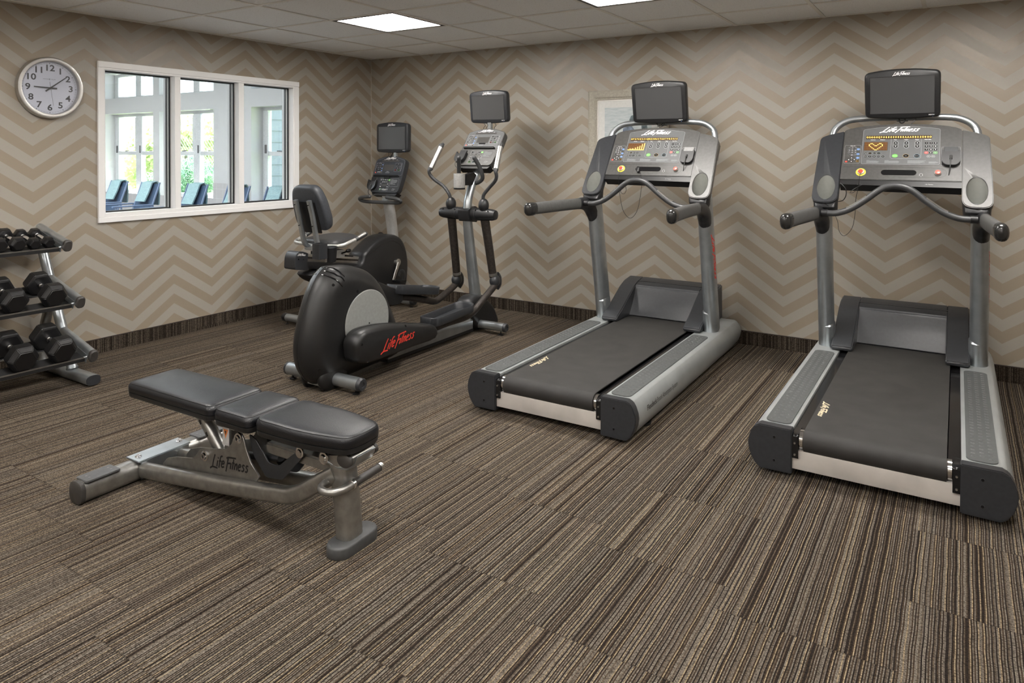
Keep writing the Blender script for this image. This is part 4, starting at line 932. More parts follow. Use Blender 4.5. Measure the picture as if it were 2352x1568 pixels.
    q = MB(K); q.tube(cr([(-.147, .07, .030), (-.147, .045, .040), (-.155, .0, .034), (-.150, -.025, .02), (-.125, -.035, .01), (-.105, -.018, -.01), (-.108, -.0, -.02)], 5), .0028, 8, up=(0, 0, 1)); q.build('device_cable', simple('cable_grey', (.05, .05, .05), .5), con)
    return con
# ------------------------------------------------------------------ elliptical
T = thing('elliptical_trainer', 'elliptical trainer with grey disc and red lettering, left of the middle treadmill', 'elliptical trainer', (1.875, -2.35, 0), 1.0)
out = cr([(y, z, 0) for y, z in [(.0, .727), (-.06, .685), (-.115, .61), (-.165, .50), (-.20, .39), (-.219, .28), (-.212, .19), (-.18, .11), (-.12, .05), (-.04, .022), (.15, .022), (.40, .035), (.60, .05), (.64, .12), (.60, .26), (.545, .38), (.50, .47), (.43, .57), (.34, .65), (.22, .70), (.11, .722), (.0, .727)]], 3)[:-1]
def inset(k):
    c_ = Vector((.18, .33)); r = []
    for p in out:
        v = Vector((p.x, p.y))-c_; d = v.length; r.append(c_+v*(1-k/d))
    return r
prof_h = [(.112, .135), (.110, .105), (.104, .083), (.092, .060), (.074, .034), (.052, .014), (.028, .003), (.0015, 0)]
rings = [[(x, p.x, p.y) for p in inset(k)] for x, k in prof_h]+[[(-x, p.x, p.y) for p in inset(k)] for x, k in reversed(prof_h)]
hs = MB().loft(rings).build('flywheel_shroud', shroud, T, smooth=60); bv = bvh_of(hs)
def decal(name, pts, r, mat, o, b=None, off=.0, n=6):
    b = b or bv; q = []
    for p in cr(pts, 4) if len(pts) > 2 else [Vector(p) for p in pts]:
        l, nn, _, _ = b.find_nearest(p); q.append(l+nn*off)
    return MB().tube(q, r, n).build(name, mat, o)
sm = MB(); q = [(0, p.x, p.y) for p in inset(-.0006)]; sm.tube(q+[q[0]], .0013, 6, up=(1, 0, 0), caps=False); sm.build('shroud_seam', black, hs)
for s in (1, -1):
    for k in range(3): decal('vent_slot', [(s*.017, -.012-k*.020, .722-k*.022), (s*.05, .030-k*.018, .695-k*.022), (s*.078, .066-k*.016, .652-k*.022)], [.0028, .004, .005, .0058, .006, .006, .0058, .005, .003], gloss_black, hs)
    for p in ((s*.06, -.012, .615), (s*.075, -.125, .145), (s*.108, .16, .56), (s*.06, .42, .585)):
        l, nn, _, _ = bv.find_nearest(Vector(p)); MB().lathe([(.009, -.002), (.009, .0006)], l, nn, 14).build('screw_hole', gloss_black, hs)
    MB().lathe([(.196, 0), (.196, .008), (.192, .0105), (.05, .0115)], (s*.109, .245, .36), (s, 0, 0), 64).build('crank_disc', disk_m, T, smooth=30)
    MB().lathe([(.2005, 0), (.2005, .005), (.196, .006)], (s*.108, .245, .36), (s, 0, 0), 64).build('disc_surround', black, hs)
    MB().cyl((s*.119, .255, .345), (s*.1212, .255, .345), .005, 12).build('disc_bolt', gloss_black, T)
    # wheel-arch recess round the stabiliser
    MB().ball((s*.070, -.01, .075), (.045, .115, .095), 24, 12).build('stabiliser_boss', shroud, T)
def arm_cover(s, A, B):
    """cover from rear point A to front point B (y,z)"""
    P = [(.02, .0), (.015, .06), (.06, .112), (.15, .128), (.30, .124), (.50, .100), (.65, .072), (.795, .043), (.80, -.045), (.55, -.062), (.35, -.075), (.2, -.083), (.09, -.078), (.035, -.05)]
    a = math.atan2(B[1]-A[1], B[0]-A[0]); c_, s_ = math.cos(a), math.sin(a); R = lambda y, z: (A[0]+y*c_-z*s_, A[1]+y*s_+z*c_)
    o2 = cr([(y, z, 0) for y, z in P+[P[0]]], 3)[:-1]; cc = Vector((.38, .01)); rings = []
    for x, k in ((.128, .010), (.132, .002), (.145, 0), (.200, 0), (.222, .004), (.236, .013), (.243, .028)):
        rr = []
        for p in o2:
            v = Vector((p.x, p.y))-cc; q_ = Vector((v.x*(1-k/.40), v.y*(1-k/.11)))+cc; y, z = R(q_.x, q_.y); rr.append((s*x, y, z))
        rings.append(rr)
    return MB().loft(rings).build('pedal_arm_cover', shroud, T, smooth=50), R
cv, R = arm_cover(1, (.0, .225), (.80, .188))
cb_ = bvh_of(cv)
for p in ((.243, .06, .27), (.243, .47, .30), (.243, .12, .145)):
    l, nn, _, _ = cb_.find_nearest(Vector(p)); MB().lathe([(.008, -.002), (.008, .0006)], l, nn, 14).build('screw_hole', gloss_black, cv)
t = MB(frame((.2436, .235, .168), (0, 1, .06), (0, -.06, 1))); put_logo(t, .0, .02, .33, weight=.15, slant=.62); t.build('side_logo', red_ink, cv, smooth=0)
q = [(.166, *R(y, z)) for y, z in ((.015, .06), (.06, .1125), (.15, .1285), (.30, .1245), (.50, .1005), (.65, .0725), (.795, .0435))]
MB().tube(cr(q, 4), .0013, 6).build('cover_seam', black, cv)
cv2, R_l = arm_cover(-1, (.08, .56), (.80, .385))
def tray(M4):
    n = 40; w2, l2 = .088, .245
    def ring(k, zf):
        r = []
        for x, y in rrect(2*(w2-k), 2*(l2-k), .055 if k < .03 else .04, 9): r.append(M4 @ Vector((x*(1-.10*(y < -.1)), y, zf(y))))
        return r
    top = lambda y: .050+.030*max(0, (y-.02)/.24)**1.5+.012*max(0, (-y-.08)/.16)
    fl = lambda y: .004+.018*max(0, y/.24)
    return MB().loft([ring(.016, lambda y: -.004+fl(y)), ring(.004, lambda y: -.002+fl(y)), ring(0, lambda y: .004+fl(y)), ring(0, top), ring(.003, lambda y: top(y)+.003), ring(.009, lambda y: top(y)+.002), ring(.012, lambda y: top(y)-.004), ring(.020, lambda y: .010+fl(y)), ring(.05, lambda y: .007+fl(y))]).build('foot_tray', plastic_soft, T, smooth=50)
tray(Matrix.Translation((.165, 1.015, .222)) @ Matrix.Rotation(math.radians(1), 4, 'X'))
tray(Matrix.Translation((-.165, 1.02, .345)) @ Matrix.Rotation(math.radians(-11.5), 4, 'X') @ Matrix.Translation((0, 0, .018)))
MB().tube(cr([(.17, .76, .190), (.17, 1.0, .200), (.17, 1.22, .196), (.172, 1.33, .218), (.18, 1.42, .270), (.187, 1.53, .335), (.190, 1.60, .375)], 5), .0265, 16).build('pedal_arm', steel_dark, T)
MB().tube(cr([(-.17, .76, .395), (-.17, .98, .350), (-.17, 1.18, .295), (-.175, 1.30, .262), (-.18, 1.38, .272), (-.187, 1.52, .315), (-.190, 1.61, .350)], 5), .0265, 16).build('pedal_arm', steel_dark, T)
for s, zj in ((1, .398), (-1, .373)):
    k = MB(); c_ = Vector((s*.185, 1.612, zj)); k.tube(cr([c_+Vector((0, .02, .052)), c_+Vector((0, .045, .02)), c_+Vector((0, .050, -.02)), c_+Vector((0, .030, -.055))], 5), lerpl([(.034, .024), (.040, .024), (.038, .020), (.024, .008)], 5), 20, up=(1, 0, 0))
    k.ball(tuple(c_+Vector((0, -.002, .012))), (.040, .050, .050), 20, 12)
    k.build('arm_knuckle', plastic_soft, T)
    up0, up1 = Vector((s*.176, 1.600, zj+.055)), Vector((s*.160, 1.505, .90))
    MB().tube([up0+Vector((0, 0, -.01)), up0.lerp(up1, .5), up1], [.031, .033, .035], 18, up=(0, 1, 0)).build('swing_arm', steel_dark, T)
    MB().tube([up0, up0+Vector((0, -.004, .022))], .034, 18, up=(0, 1, 0)).build('arm_collar', chrome if 0 else silver_d, T)
    ap = cr([(s*.157, 1.49, 1.01), (s*.158, 1.484, 1.055), (s*.168, 1.477, 1.095), (s*.222, 1.475, 1.153), (s*.290, 1.448, 1.204), (s*.318, 1.426, 1.245), (s*.316, 1.415, 1.282), (s*.308, 1.438, 1.32)], 5)
    sw = MB().tube(ap, .0138, 14, up=(0, 1, 0)).build('upper_arm', simple('bar_grey', (.05, .052, .055), .38, bump=.2), T)
    g0, g1 = Vector((s*.313, 1.418, 1.280)), Vector((s*.285, 1.534, 1.478))
    g = MB().tube([g0, g0.lerp(g1, .04), g0.lerp(g1, .97), g1, g1+(g1-g0)*.03], [.017, .0205, .0205, .022, .012], 16, up=(0, 1, 0)).tube([g0.lerp(g1, .98), g1+Vector((s*.0, .024, .012))], [.020, .012], 12, up=(1, 0, 0)).build('grip', simple('bar_grey', (.05, .052, .055), .38, bump=.2), sw)
    MB().strip([g0.lerp(g1, .08+.84*i/6) for i in range(7)], .0206, 150, 285, 9, up=(0, 1, 0), th=.0012).build('pulse_sensor', alu, sw)
    MB().ball((s*.157, 1.492, 1.012), (.042, .042, .055), 24, 14).build('pivot_dome', plastic, T)
MB().lathe([(.010, -.270), (.036, -.262), (.044, -.235), (.047, -.19), (.050, -.10), (.046, -.095), (.046, -.092), (.050, -.088), (.050, .088), (.046, .092), (.046, .095), (.050, .10), (.047, .19), (.044, .235), (.036, .262), (.010, .270)], (0, 1.503, .940), (1, 0, 0), 28).build('pivot_bar', plastic, T, smooth=30)
MB().prism(roundpoly([(1.435, .975), (1.45, .885), (1.56, .87), (1.57, .985), (1.53, 1.0)], .012, 3), 'x', -.052, .052).build('pivot_clamp', plastic, T, bevel=.006)
for s in (1, -1):
    for xx in (.10, .215): MB().lathe([(.006, -.001), (.006, .002)], (s*xx, 1.503-.038, .940+.030), (0, -.78, .62), 12).build('clamp_screw', gloss_black, T)
MB().tube(cr([(0, 1.625, .16), (0, 1.612, .26), (0, 1.555, .56), (0, 1.502, .86), (0, 1.495, .97), (0, 1.510, 1.06), (0, 1.555, 1.155), (0, 1.625, 1.25), (0, 1.69, 1.34), (0, 1.72, 1.40)], 6), lerpl([(.044, .050), (.043, .048), (.040, .044), (.035, .040), (.032, .036), (.031, .034), (.030, .033), (.030, .033), (.030, .033), (.030, .033)], 6), 22, up=(1, 0, 0)).build('column', silver, T)
fd = MB(); fp = cr([(y, z, 0) for y, z in [(1.445, .145), (1.43, .235), (1.46, .275), (1.53, .292), (1.61, .282), (1.70, .232), (1.78, .165), (1.835, .085), (1.855, .012), (1.70, .012), (1.56, .020), (1.50, .08), (1.445, .145)]], 3)[:-1]
cc = Vector((1.63, .13))
fd.loft([[(x, cc.x+(p.x-cc.x)*k, cc.y+(p.y-cc.y)*k) for p in fp] for x, k in ((-.074, .80), (-.070, .90), (-.055, .97), (-.03, 1), (.03, 1), (.055, .97), (.070, .90), (.074, .80))]); fd.build('column_fairing', plastic, T, smooth=50)
MB().prism(roundpoly([(-.062, .042), (.062, .042), (.062, .112), (.045, .135), (-.045, .135), (-.062, .112)], [.004, .004, .02, .015, .015, .02], 4), 'y', .50, 1.485).build('base_rail', silver, T, smooth=40)
MB().box(-.056, .056, .50, 1.50, .020, .043).build('base_rail_lower', plastic, T)
for yy, z, r in ((-.015, .062, .0385), (1.572, .062, .033)):
    st = MB().cyl((-.300, yy, z), (.300, yy, z), r, 28).build('stabiliser', silver, T)
    for s in (1, -1):
        MB().lathe([(r*1.02, 0), (r*1.02, .014), (r*.85, .024), (r*.45, .024), (r*.40, .018)], (s*.298, yy, z), (s, 0, 0), 24).build('stabiliser_cap', plastic_soft, T)
        MB().lathe([(.022, 0), (.022, .006), (.016, .010), (.006, .012), (.006, .034)], (s*.268, yy, 0), (0, 0, 1), 18).build('levelling_foot', black, T)
    MB().tube([(-.06, yy, z), (.06, yy, z)], r*1.05, 24).build('stabiliser_sleeve', plastic if yy > 1 else silver_d, T)
for s in (1, -1): MB().lathe([(.012, -.012), (.029, -.011), (.031, -.006), (.031, .006), (.029, .011), (.018, .012), (.016, .008)], (s*.068, -.078, .031), (s, 0, 0), 22).build('transport_wheel', gloss_black, T)
MB().box(-.055, .055, -.098, -.045, .030, .058).build('wheel_bracket', silver, T, bevel=.003)
# centre handles, bottle holder
ch = MB()
for s in (1, -1): ch.tube(cr([(s*.02, 1.572, 1.178), (s*.055, 1.566, 1.184), (s*.100, 1.553, 1.21), (s*.112, 1.540, 1.245), (s*.100, 1.520, 1.305), (s*.082, 1.495, 1.360), (s*.072, 1.480, 1.384), (s*.068, 1.474, 1.392)], 5), lerpl([.0165]*7+[.008], 5), 14, up=(0, 0, 1))
ch.build('centre_handles', simple('bar_grey', (.05, .052, .055), .38, bump=.2), T)
bh = MB(); bh.lathe([(.036, 0), (.043, .004), (.0445, .012), (.0455, .118), (.0425, .118), (.040, .012), (.01, .010)], (-.012, 1.405, 1.140), (0, 0, 1), 32); bh.build('bottle_holder', simple('holder_silver', (.42, .42, .41), .45, .4), T, smooth=40)
MB().lathe([(.036, -.004), (.0445, -.002), (.0455, .010), (.030, .010)], (-.012, 1.405, 1.138), (0, 0, 1), 32).build('holder_base', black, T)
MB().prism(roundpoly([(1.44, 1.165), (1.44, 1.245), (1.56, 1.265), (1.60, 1.235), (1.56, 1.165)], .006, 2), 'x', -.022, .022).build('holder_bracket', black, T, bevel=.002)
small_console(T, (0, 1.575, 1.320), (0, .215, .288), console_m, panel_m, .36)
monitor(T, (0, 1.800, 1.664), (0, -.1, .995), .368, .256, console_d)
MB().box(-.012, .020, 1.80, 1.83, 1.58, 1.76).build('monitor_bracket', silver, T)
MB().box(-.03, .03, 1.70, 1.80, 1.42, 1.50).build('console_bracket', black, T)
q = MB()
for x in (-.045, -.02, .06): q.tube(cr([(x, 1.80, 1.66), (x+.012, 1.80, 1.645), (x-.005, 1.80, 1.625), (x, 1.80, 1.60)], 4), .0022, 6)
q.build('monitor_cable', black, T)
# ------------------------------------------------------------------ recumbent bike
T = thing('recumbent_bike', 'recumbent exercise bike in the corner behind the elliptical', 'exercise bike', (.67, -1.43, 0), 1.5)
fp = cr([(y, z, 0) for y, z in [(.56, .535), (.68, .610), (.80, .662), (.95, .668), (1.06, .625), (1.13, .53), (1.165, .40), (1.16, .27), (1.13, .16), (1.02, .085), (.80, .06), (.60, .075), (.42, .14), (.25, .25), (.10, .34), (.0, .39), (-.04, .455), (.25, .46), (.50, .44), (.56, .535)]], 3)[:-1]
cc = Vector((.80, .36))
hb = MB().loft([[(x, cc.x+(p.x-cc.x)*k, cc.y+(p.y-cc.y)*k) for p in fp] for x, k in ((-.098, .90), (-.095, .94), (-.085, .975), (-.06, 1), (.06, 1), (.085, .975), (.095, .94), (.098, .90))]).build('drive_housing', plastic, T, smooth=50)
hbv = bvh_of(hb)
decal('housing_crease', [(.097, .58, .50), (.097, .74, .58), (.097, .90, .615), (.097, 1.02, .575), (.097, 1.08, .50)], .0018, black, hb, hbv)
rd = -.165                                                      # slope of the seat rail
SR = Matrix.Translation((0, 0, .565)) @ Matrix.Rotation(math.atan(rd), 4, 'X')
mb = MB(SR); mb.prism(roundpoly([(-.040, -.030), (.040, -.030), (.040, .035), (-.040, .035)], .006, 2), 'y', -.08, .68); rl = mb.build('seat_rail', alu, T, smooth=30)
mb = MB(SR); mb.box(-.0415, .0415, -.07, .66, -.004, .012); mb.build('rail_groove', steel_dark, T, smooth=0)
mb = MB(SR); mb.prism(roundpoly([(-.055, -.085), (.055, -.085), (.055, -.027), (-.055, -.027)], .008, 2), 'y', -.12, .66); mb.build('rail_shroud', plastic, T, bevel=.003)
mb = MB(SR); mb.prism(roundpoly([(-.175, -.095), (-.185, .0), (-.165, .045), (-.12, .052), (-.055, .04), (-.050, -.05), (-.02, -.095)], [.02, .03, .02, .02, .01, .01, .02], 4), 'x', -.062, .062); ec = mb.build('rail_end_cap', plastic_soft, T, bevel=.008, seg=3)
t = MB(SR @ frame((.0632, -.165, .018), (0, 1, 0), (0, 0, 1))); put_logo(t, 0, 0, .085, weight=.2); t.build('maker_logo', white_ink, ec, smooth=0)
for p in ((.0625, -.15, -.012), (.0625, -.10, -.012)): m_ = MB(SR); m_.cyl(p, (p[0]+.001, p[1], p[2]), .006, 12); m_.build('screw', gloss_black, ec)
mb = MB(); mb.tube(cr([(0, .12, .40), (0, .04, .25), (0, .0, .12), (0, 0, .06)], 4), [(.035, .05)]*13, 16, up=(1, 0, 0)); mb.build('rear_leg', plastic, T)
for yy in (0, 1.03):
    st = MB().cyl((-.27, yy, .055), (.27, yy, .055), .031, 24).build('stabiliser', silver, T)
    for s in (1, -1):
        MB().lathe([(.033, -.03), (.034, .0), (.028, .012), (.01, .014)], (s*.268, yy, .055), (s, 0, 0), 22).build('stabiliser_cap', plastic, T)
        MB().lathe([(.016, 0), (.016, .005), (.005, .008), (.005, .03)], (s*.235, yy, 0), (0, 0, 1), 14).build('levelling_foot', black, T)
# cranks and pedals
for s, dy, dz in ((1, -.078, -.150), (-1, .078, .150)):
    c0 = Vector((s*.100, 1.0, .405)); c1 = c0+Vector((s*.015, dy, dz))
    k = MB(); k.lathe([(.034, -.004), (.034, .008), (.026, .013), (.010, .014)], c0, (s, 0, 0), 24); k.tube([c0+Vector((s*.012, 0, 0)), c1+Vector((s*.0, 0, 0))], [(.019, .008), (.014, .008)], 12, up=(1, 0, 0)); k.build('crank', alu, T)
    p = MB(); P0 = c1+Vector((s*.02, 0, 0)); p.box(*sorted((P0.x, P0.x+s*.095)), P0.y-.045, P0.y+.05, P0.z-.012, P0.z+.008)
    pd = p.build('pedal', black, T, bevel=.005)
    p = MB(); p.tube(cr([(P0.x+s*.05, P0.y+.045, P0.z+.0), (P0.x+s*.055, P0.y+.06, P0.z+.035), (P0.x+s*.06, P0.y+.045, P0.z+.075), (P0.x+s*.06, P0.y+.0, P0.z+.085), (P0.x+s*.06, P0.y-.02, P0.z+.05)], 4), (.018, .003), 10, up=(1, 0, 0)); p.build('pedal_strap', plastic_soft, pd)
MB().tube(cr([(0, 1.055, .60), (0, 1.03, .75), (0, .995, .92), (0, .965, 1.04), (0, .955, 1.09)], 4), (.036, .052), 20, up=(1, 0, 0), e=3).build('column', simple('column_silver', (.44, .44, .43), .45, .35, noise=.03), T)
MB().box(-.032, .032, .925, 1.03, .945, 1.0).build('handlebar_clamp', silver, T, bevel=.006)
hbm = MB()
for s in (1, -1): hbm.tube(cr([(0, .905, .962), (s*.09, .90, .962), (s*.165, .888, .963), (s*.222, .878, .970), (s*.245, .868, .983), (s*.232, .858, .998), (s*.18, .850, 1.008), (s*.13, .845, 1.013), (s*.098, .842, 1.016), (s*.088, .840, 1.017)], 4), lerpl([.0165]*9+[.008], 4), 14)
hbm.build('handlebar', simple('bar_grey', (.05, .052, .055), .38, bump=.2), T)
small_console(T, (0, .914, 1.050), (0, .12, .325), console_d, panel_d, .348)
monitor(T, (0, 1.03, 1.420), (0, -.0, 1), .380, .270, console_d)
MB().box(.02, .045, 1.035, 1.06, 1.30, 1.5).build('monitor_bracket', silver, T)
MB().box(-.035, .035, .96, 1.04, 1.07, 1.2).build('console_bracket', black, T)
q = MB()
for x in (-.045, -.02): q.tube(cr([(x, 1.03, 1.425), (x+.012, 1.03, 1.40), (x-.002, 1.03, 1.37)], 4), .0022, 6)
q.tube([(.015, 1.03, 1.42), (-.01, 1.03, 1.37)], .004, 6); q.build('monitor_cable', black, T)
# seat
for s in (1, -1):
    o = MB().tube(cr([(s*.076, -.055, 1.035), (s*.076, -.015, .90), (s*.076, .017, .755), (s*.076, .030, .70), (s*.074, .06, .655), (s*.072, .12, .638)], 5), (.0155, .021), 16, up=(1, 0, 0), e=4).build('seat_post', silver, T)
    for yy, z in ((-.052, 1.0), (-.004, .83)): MB().lathe([(.004, -.022), (.004, .0)], (s*.076, yy, z), (0, 1, .2), 8).build('bolt', gloss_black, o)
MB(Matrix.Translation((0, .0, 0))).box(-.095, .095, .05, .36, .618, .645).build('seat_carriage', silver, T, bevel=.008)
BK = Matrix.Translation((0, .028, .955)) @ Matrix.Rotation(math.radians(18), 4, 'X')
bo = roundpoly([(-.155, -.175), (.155, -.175), (.185, -.10), (.172, .08), (.125, .205), (-.125, .205), (-.172, .08), (-.185, -.10)], [.05, .05, .06, .1, .06, .06, .1, .06], 6)
MB(BK).loft([[(x*k, y0, z*k+zo) for x, z in bo] for y0, k, zo in ((-.022, .86, 0), (-.018, .95, 0), (-.006, .99, 0), (.004, 1, 0), (.03, 1.0, 0), (.05, .97, 0), (.064, .90, 0), (.068, .75, 0))]).build('seat_back', simple('seat_back_shell', (.040, .044, .052), .45, bump=.3), T, smooth=60)
MB(BK).prism(rrect(.20, .27, .01, 3, -.0, -.06), 'y', -.0235, -.0215).build('back_recess', black, T, smooth=0)
so_ = roundpoly([(-.20, .0), (.20, .0), (.205, .16), (.15, .34), (.06, .37), (-.06, .37), (-.15, .34), (-.205, .16)], [.07, .07, .08, .08, .05, .05, .08, .08], 6)
SM = Matrix.Translation((0, .09, .650)) @ Matrix.Rotation(math.radians(4), 4, 'X')
MB(SM).loft([[(x*k, (y-.18)*k+.18, z) for x, y in so_] for z, k in ((0, .92), (.006, .98), (.02, 1), (.036, .99), (.046, .95), (.052, .86), (.054, .7))]).build('seat_cushion', simple('seat_vinyl', (.045, .045, .048), .45, bump=.4), T, smooth=60)
for s in (1, -1):
    sh = MB().tube(cr([(s*.04, .10, .655), (s*.18, .085, .664), (s*.245, .095, .668), (s*.275, .14, .678), (s*.283, .20, .694), (s*.292, .26, .710)], 5), .0145, 14).build('seat_handle', chrome if 0 else simple('handle_white_silver', (.62, .62, .60), .3, .5), T)
    g = MB().tube([(s*.290, .245, .707), (s*.291, .252, .709), (s*.304, .350, .745), (s*.306, .365, .750)], [.015, .0195, .0195, .010], 16).build('grip', simple('bar_grey', (.05, .052, .055), .38, bump=.2), sh)
    MB().strip([Vector((s*.293, .268, .714)).lerp(Vector((s*.303, .345, .743)), i/5) for i in range(6)], .0200, 20, 150, 8, th=.0012).build('pulse_sensor', alu, sh)
th = MB(); th.prism(roundpoly([(.205, -.145), (.285, -.145), (.285, -.055), (.205, -.055)], .008, 3), 'z', .590, .712)
to = th.build('storage_box', plastic_soft, T, bevel=.004, seg=2); bool_cut(to, MB().box(.214, .276, -.136, -.064, .61, .80))
cu = MB(); cu.lathe([(.036, 0), (.041, .006), (.052, .112), (.056, .116), (.055, .122), (.049, .122), (.038, .010), (.01, .008)], (.245, .015, .550), (0, -.03, 1), 32); cu.build('cup_holder', plastic_soft, T, smooth=40)
MB().box(.236, .252, -.035-.006, -.030, .555, .60).build('holder_bolt', alu, T, bevel=.002)
MB().box(.10, .235, -.06, .0, .612, .635).build('holder_bracket', plastic, T)
k = MB(); k.ball((.16, .30, .600), (.017, .03, .017), 16, 10); k.tube([(.12, .26, .58), (.16, .28, .595)], .007, 8); k.build('seat_lever', gloss_black, T)
k = MB(); k.box(.050, .120, .17, .30, .545, .61); k.build('carriage_bracket', simple('column_silver', (.44, .44, .43), .45, .35, noise=.03), T, bevel=.004)
k = MB(); k.tube([(.105, .30, .555), (.108, .40, .540)], (.012, .008), 10); k.build('seat_latch', gloss_black, T)
# ------------------------------------------------------------------ bench
T = thing('weight_bench', 'adjustable weight bench with black vinyl pads in the left foreground', 'bench', (2.12, -3.565, 0), 2.0)
def pad(pts, z0, z1, rad, name='pad'):
    o2 = roundpoly(pts, rad, 7); cx = sum(p[0] for p in o2)/len(o2); cy = sum(p[1] for p in o2)/len(o2); W = max(abs(p[0]-cx) for p in o2)
    Wy = max(abs(p[1]-cy) for p in o2); rings = []
    for z, k in ((z0, .006), (z0+.004, .001), (z0+.022, .0), (z1-.020, .0), (z1-.010, .003), (z1-.003, .010), (z1+.0005, .021), (z1+.003, .05), (z1+.0045, .09)):
        kx, ky = 1-k/W, 1-k/Wy; rings.append([((x-cx)*kx+cx, (y-cy)*ky+cy, z) for x, y in o2])
    p = MB().loft(rings).build(name, leather, T, smooth=50)
    sm = MB(); q = [((x-cx)*(1-.0075/W)+cx, (y-cy)*(1-.0075/Wy)+cy, z1-.0045) for x, y in o2]; sm.tube(q+[q[0]], .0011, 5, caps=False); sm.build('stitching', black, p)
    MB().loft([[((x-cx)*k+cx, (y-cy)*k+cy, z) for x, y in o2] for z, k in ((z0-.020, .955), (z0-.016, .985), (z0+.001, .995))]).build('pad_shell', plastic, p, smooth=45)
    return p
pad([(-.030, -.125), (.553, -.133), (.553, .133), (-.030, .125)], .385, .428, .038, 'back_pad')
pad([(.563, -.133), (.772, -.134), (.772, .134), (.563, .133)], .383, .426, [.03, .03, .03, .03], 'middle_pad')
pad([(.786, -.128), (1.05, -.128), (1.232, -.088), (1.242, 0), (1.232, .088), (1.05, .128), (.786, .128)], .385, .430, [.045, .12, .045, .2, .045, .12, .045], 'seat_pad')
MB().tube([(0, -.335, .044), (0, .335, .044)], (.044, .043), 28, e=2.8).build('rear_foot', silver_d, T)
for s in (1, -1):
    MB().tube([(0, s*.330, .044), (0, s*.334, .044), (0, s*.348, .044), (0, s*.352, .044)], [(.044, .043), (.0465, .0455), (.0465, .0455), (.040, .040)], 28, e=2.8).build('end_cap', simple('cap_rubber', (.045, .042, .04), .45), T)
    o = MB().tube([(0, s*.325, .0452), (0, s*.185, .0452)], (.0455, .0445), 28, e=2.8, caps=True)
    keep = MB(); 
    pts = [(-.043, s*.327), (.043, s*.327), (.043, s*.185), (-.043, s*.185)]
    keep.prism(roundpoly(pts, .012, 4), 'z', .0835, .0915); fp_ = keep.build('foot_pad', simple('foot_pad_grey', (.08, .082, .085), .45), T, bevel=.002)
    for yy in (.30, .21):
        for xx in (-.012, .012): MB().cyl((xx, s*yy, .0914), (xx, s*yy, .0922), .0045, 10).build('screw', simple('screw_mid', (.2, .2, .2), .4, .5), fp_)
br = MB().prism([(-.047, -.115), (.052, -.115), (.052, .135), (-.047, .135)], 'z', .0875, .0935).box(.046, .052, -.105, .125, .012, .09).build('foot_bracket', silver, T, bevel=.003)
for p in ((.0, -.085), (.0, .11)): MB().lathe([(.014, 0), (.014, .003), (.009, .004), (.009, .009), (.005, .009), (.004, .006)], (p[0], p[1], .0935), (0, 0, 1), 16).build('bolt', chrome, br)
for s in (-1, 1):
    MB().tube(cr([(.045, s*.088, .048), (.30, s*.084, .074), (.60, s*.076, .106), (.86, s*.066, .137), (.93, s*.062, .150), (.99, s*.056, .178), (1.05, s*.046, .218), (1.12, s*.030, .262)], 5), (.024, .031), 20, e=3).build('frame_tube', silver_d, T)
    pl_ = [(.135, .085), (.165, .115), (.224, .133), (.335, .152), (.365, .175), (.385, .200), (.42, .210), (.548, .236), (.580, .262), (.600, .302), (.620, .318), (.642, .316), (.655, .298), (.668, .262), (.695, .215), (.745, .170), (.70, .115), (.135, .06)]
    sp_ = MB().prism(pl_, 'y', *sorted((s*.052, s*.060))).build('side_plate', silver_d, T, bevel=.0015, seg=1)
    if s < 0:
        t = MB(frame((.455, -.0606, .152), (1, 0, .09), (-.09, 0, 1))); put_logo(t, .0, .0, .245, weight=.17, slant=.3); t.build('maker_logo', black_ink, sp_, smooth=0)
    for p in ((.421, .182), (.629, .297)): MB().lathe([(.021, 0), (.021, .005), (.015, .006), (.013, .012), (.007, .012), (.006, .008)], (p[0], s*.060, p[1]), (0, s, 0), 18).mat(1).lathe([(.006, .0125), (.001, .013)], (p[0], s*.060, p[1]), (0, s, 0), 8).build('pivot_bolt', [chrome, black], sp_)
    wl = MB()
    for x in (.20, .33, .50, .66): wl.tube([(x, s*.060, .058+x*.108), (x+.05, s*.060, .058+(x+.05)*.108)], .0045, 6)
    wl.build('weld_bead', silver_d, sp_)
    MB().prism(roundpoly([(.66, .315), (.70, .30), (.775, .225), (.83, .225), (.905, .285), (.955, .318), (.96, .285), (.925, .255), (.85, .175), (.76, .165), (.69, .23)], .012, 3), 'y', *sorted((s*.034, s*.040))).build('seat_link', plastic_soft, T, bevel=.001, seg=1)
    MB().lathe([(.020, 0), (.020, .006), (.014, .007), (.012, .012), (.006, .012)], (.945, s*.038, .302), (0, s, 0), 18).build('link_bolt', chrome, T)
    MB().lathe([(.022, 0), (.022, .006), (.016, .007), (.012, .012), (.006, .012)], (1.075, s*.044, .312), (0, s, 0), 18).build('cradle_bolt', chrome, T)
MB().tube([(.30, 0, .335), (.47, 0, .165)], .0265, 20).build('support_strut', silver_d, T)
for t_ in (.25, .5): 
    c0 = Vector((.30, 0, .335)).lerp(Vector((.47, 0, .165)), t_); MB().tube([c0+Vector((-.006, -.0262, .008)), c0+Vector((.004, -.0262, -.008))], (.006, .0018), 8, up=(0, 1, 0)).build('strut_slot', black, T)
MB().box(.44, .56, -.030, .030, .30, .365).build('pad_carrier', silver_d, T, bevel=.004)
wp = MB().box(.495, .535, -.034, -.032, .235, .315).mat(1); wp.add([(.500, -.0345, .300), (.530, -.0345, .300), (.515, -.0345, .262)], [(0, 1, 2)]); wp.mat(2).add([(.509, -.0348, .294), (.520, -.0348, .294), (.516, -.0348, .276)], [(0, 1, 2)])
wp.build('warning_label', [simple('label_white', (.5, .5, .5), .5), simple('label_orange', (.7, .22, .05), .5), black_ink], T, smooth=0)
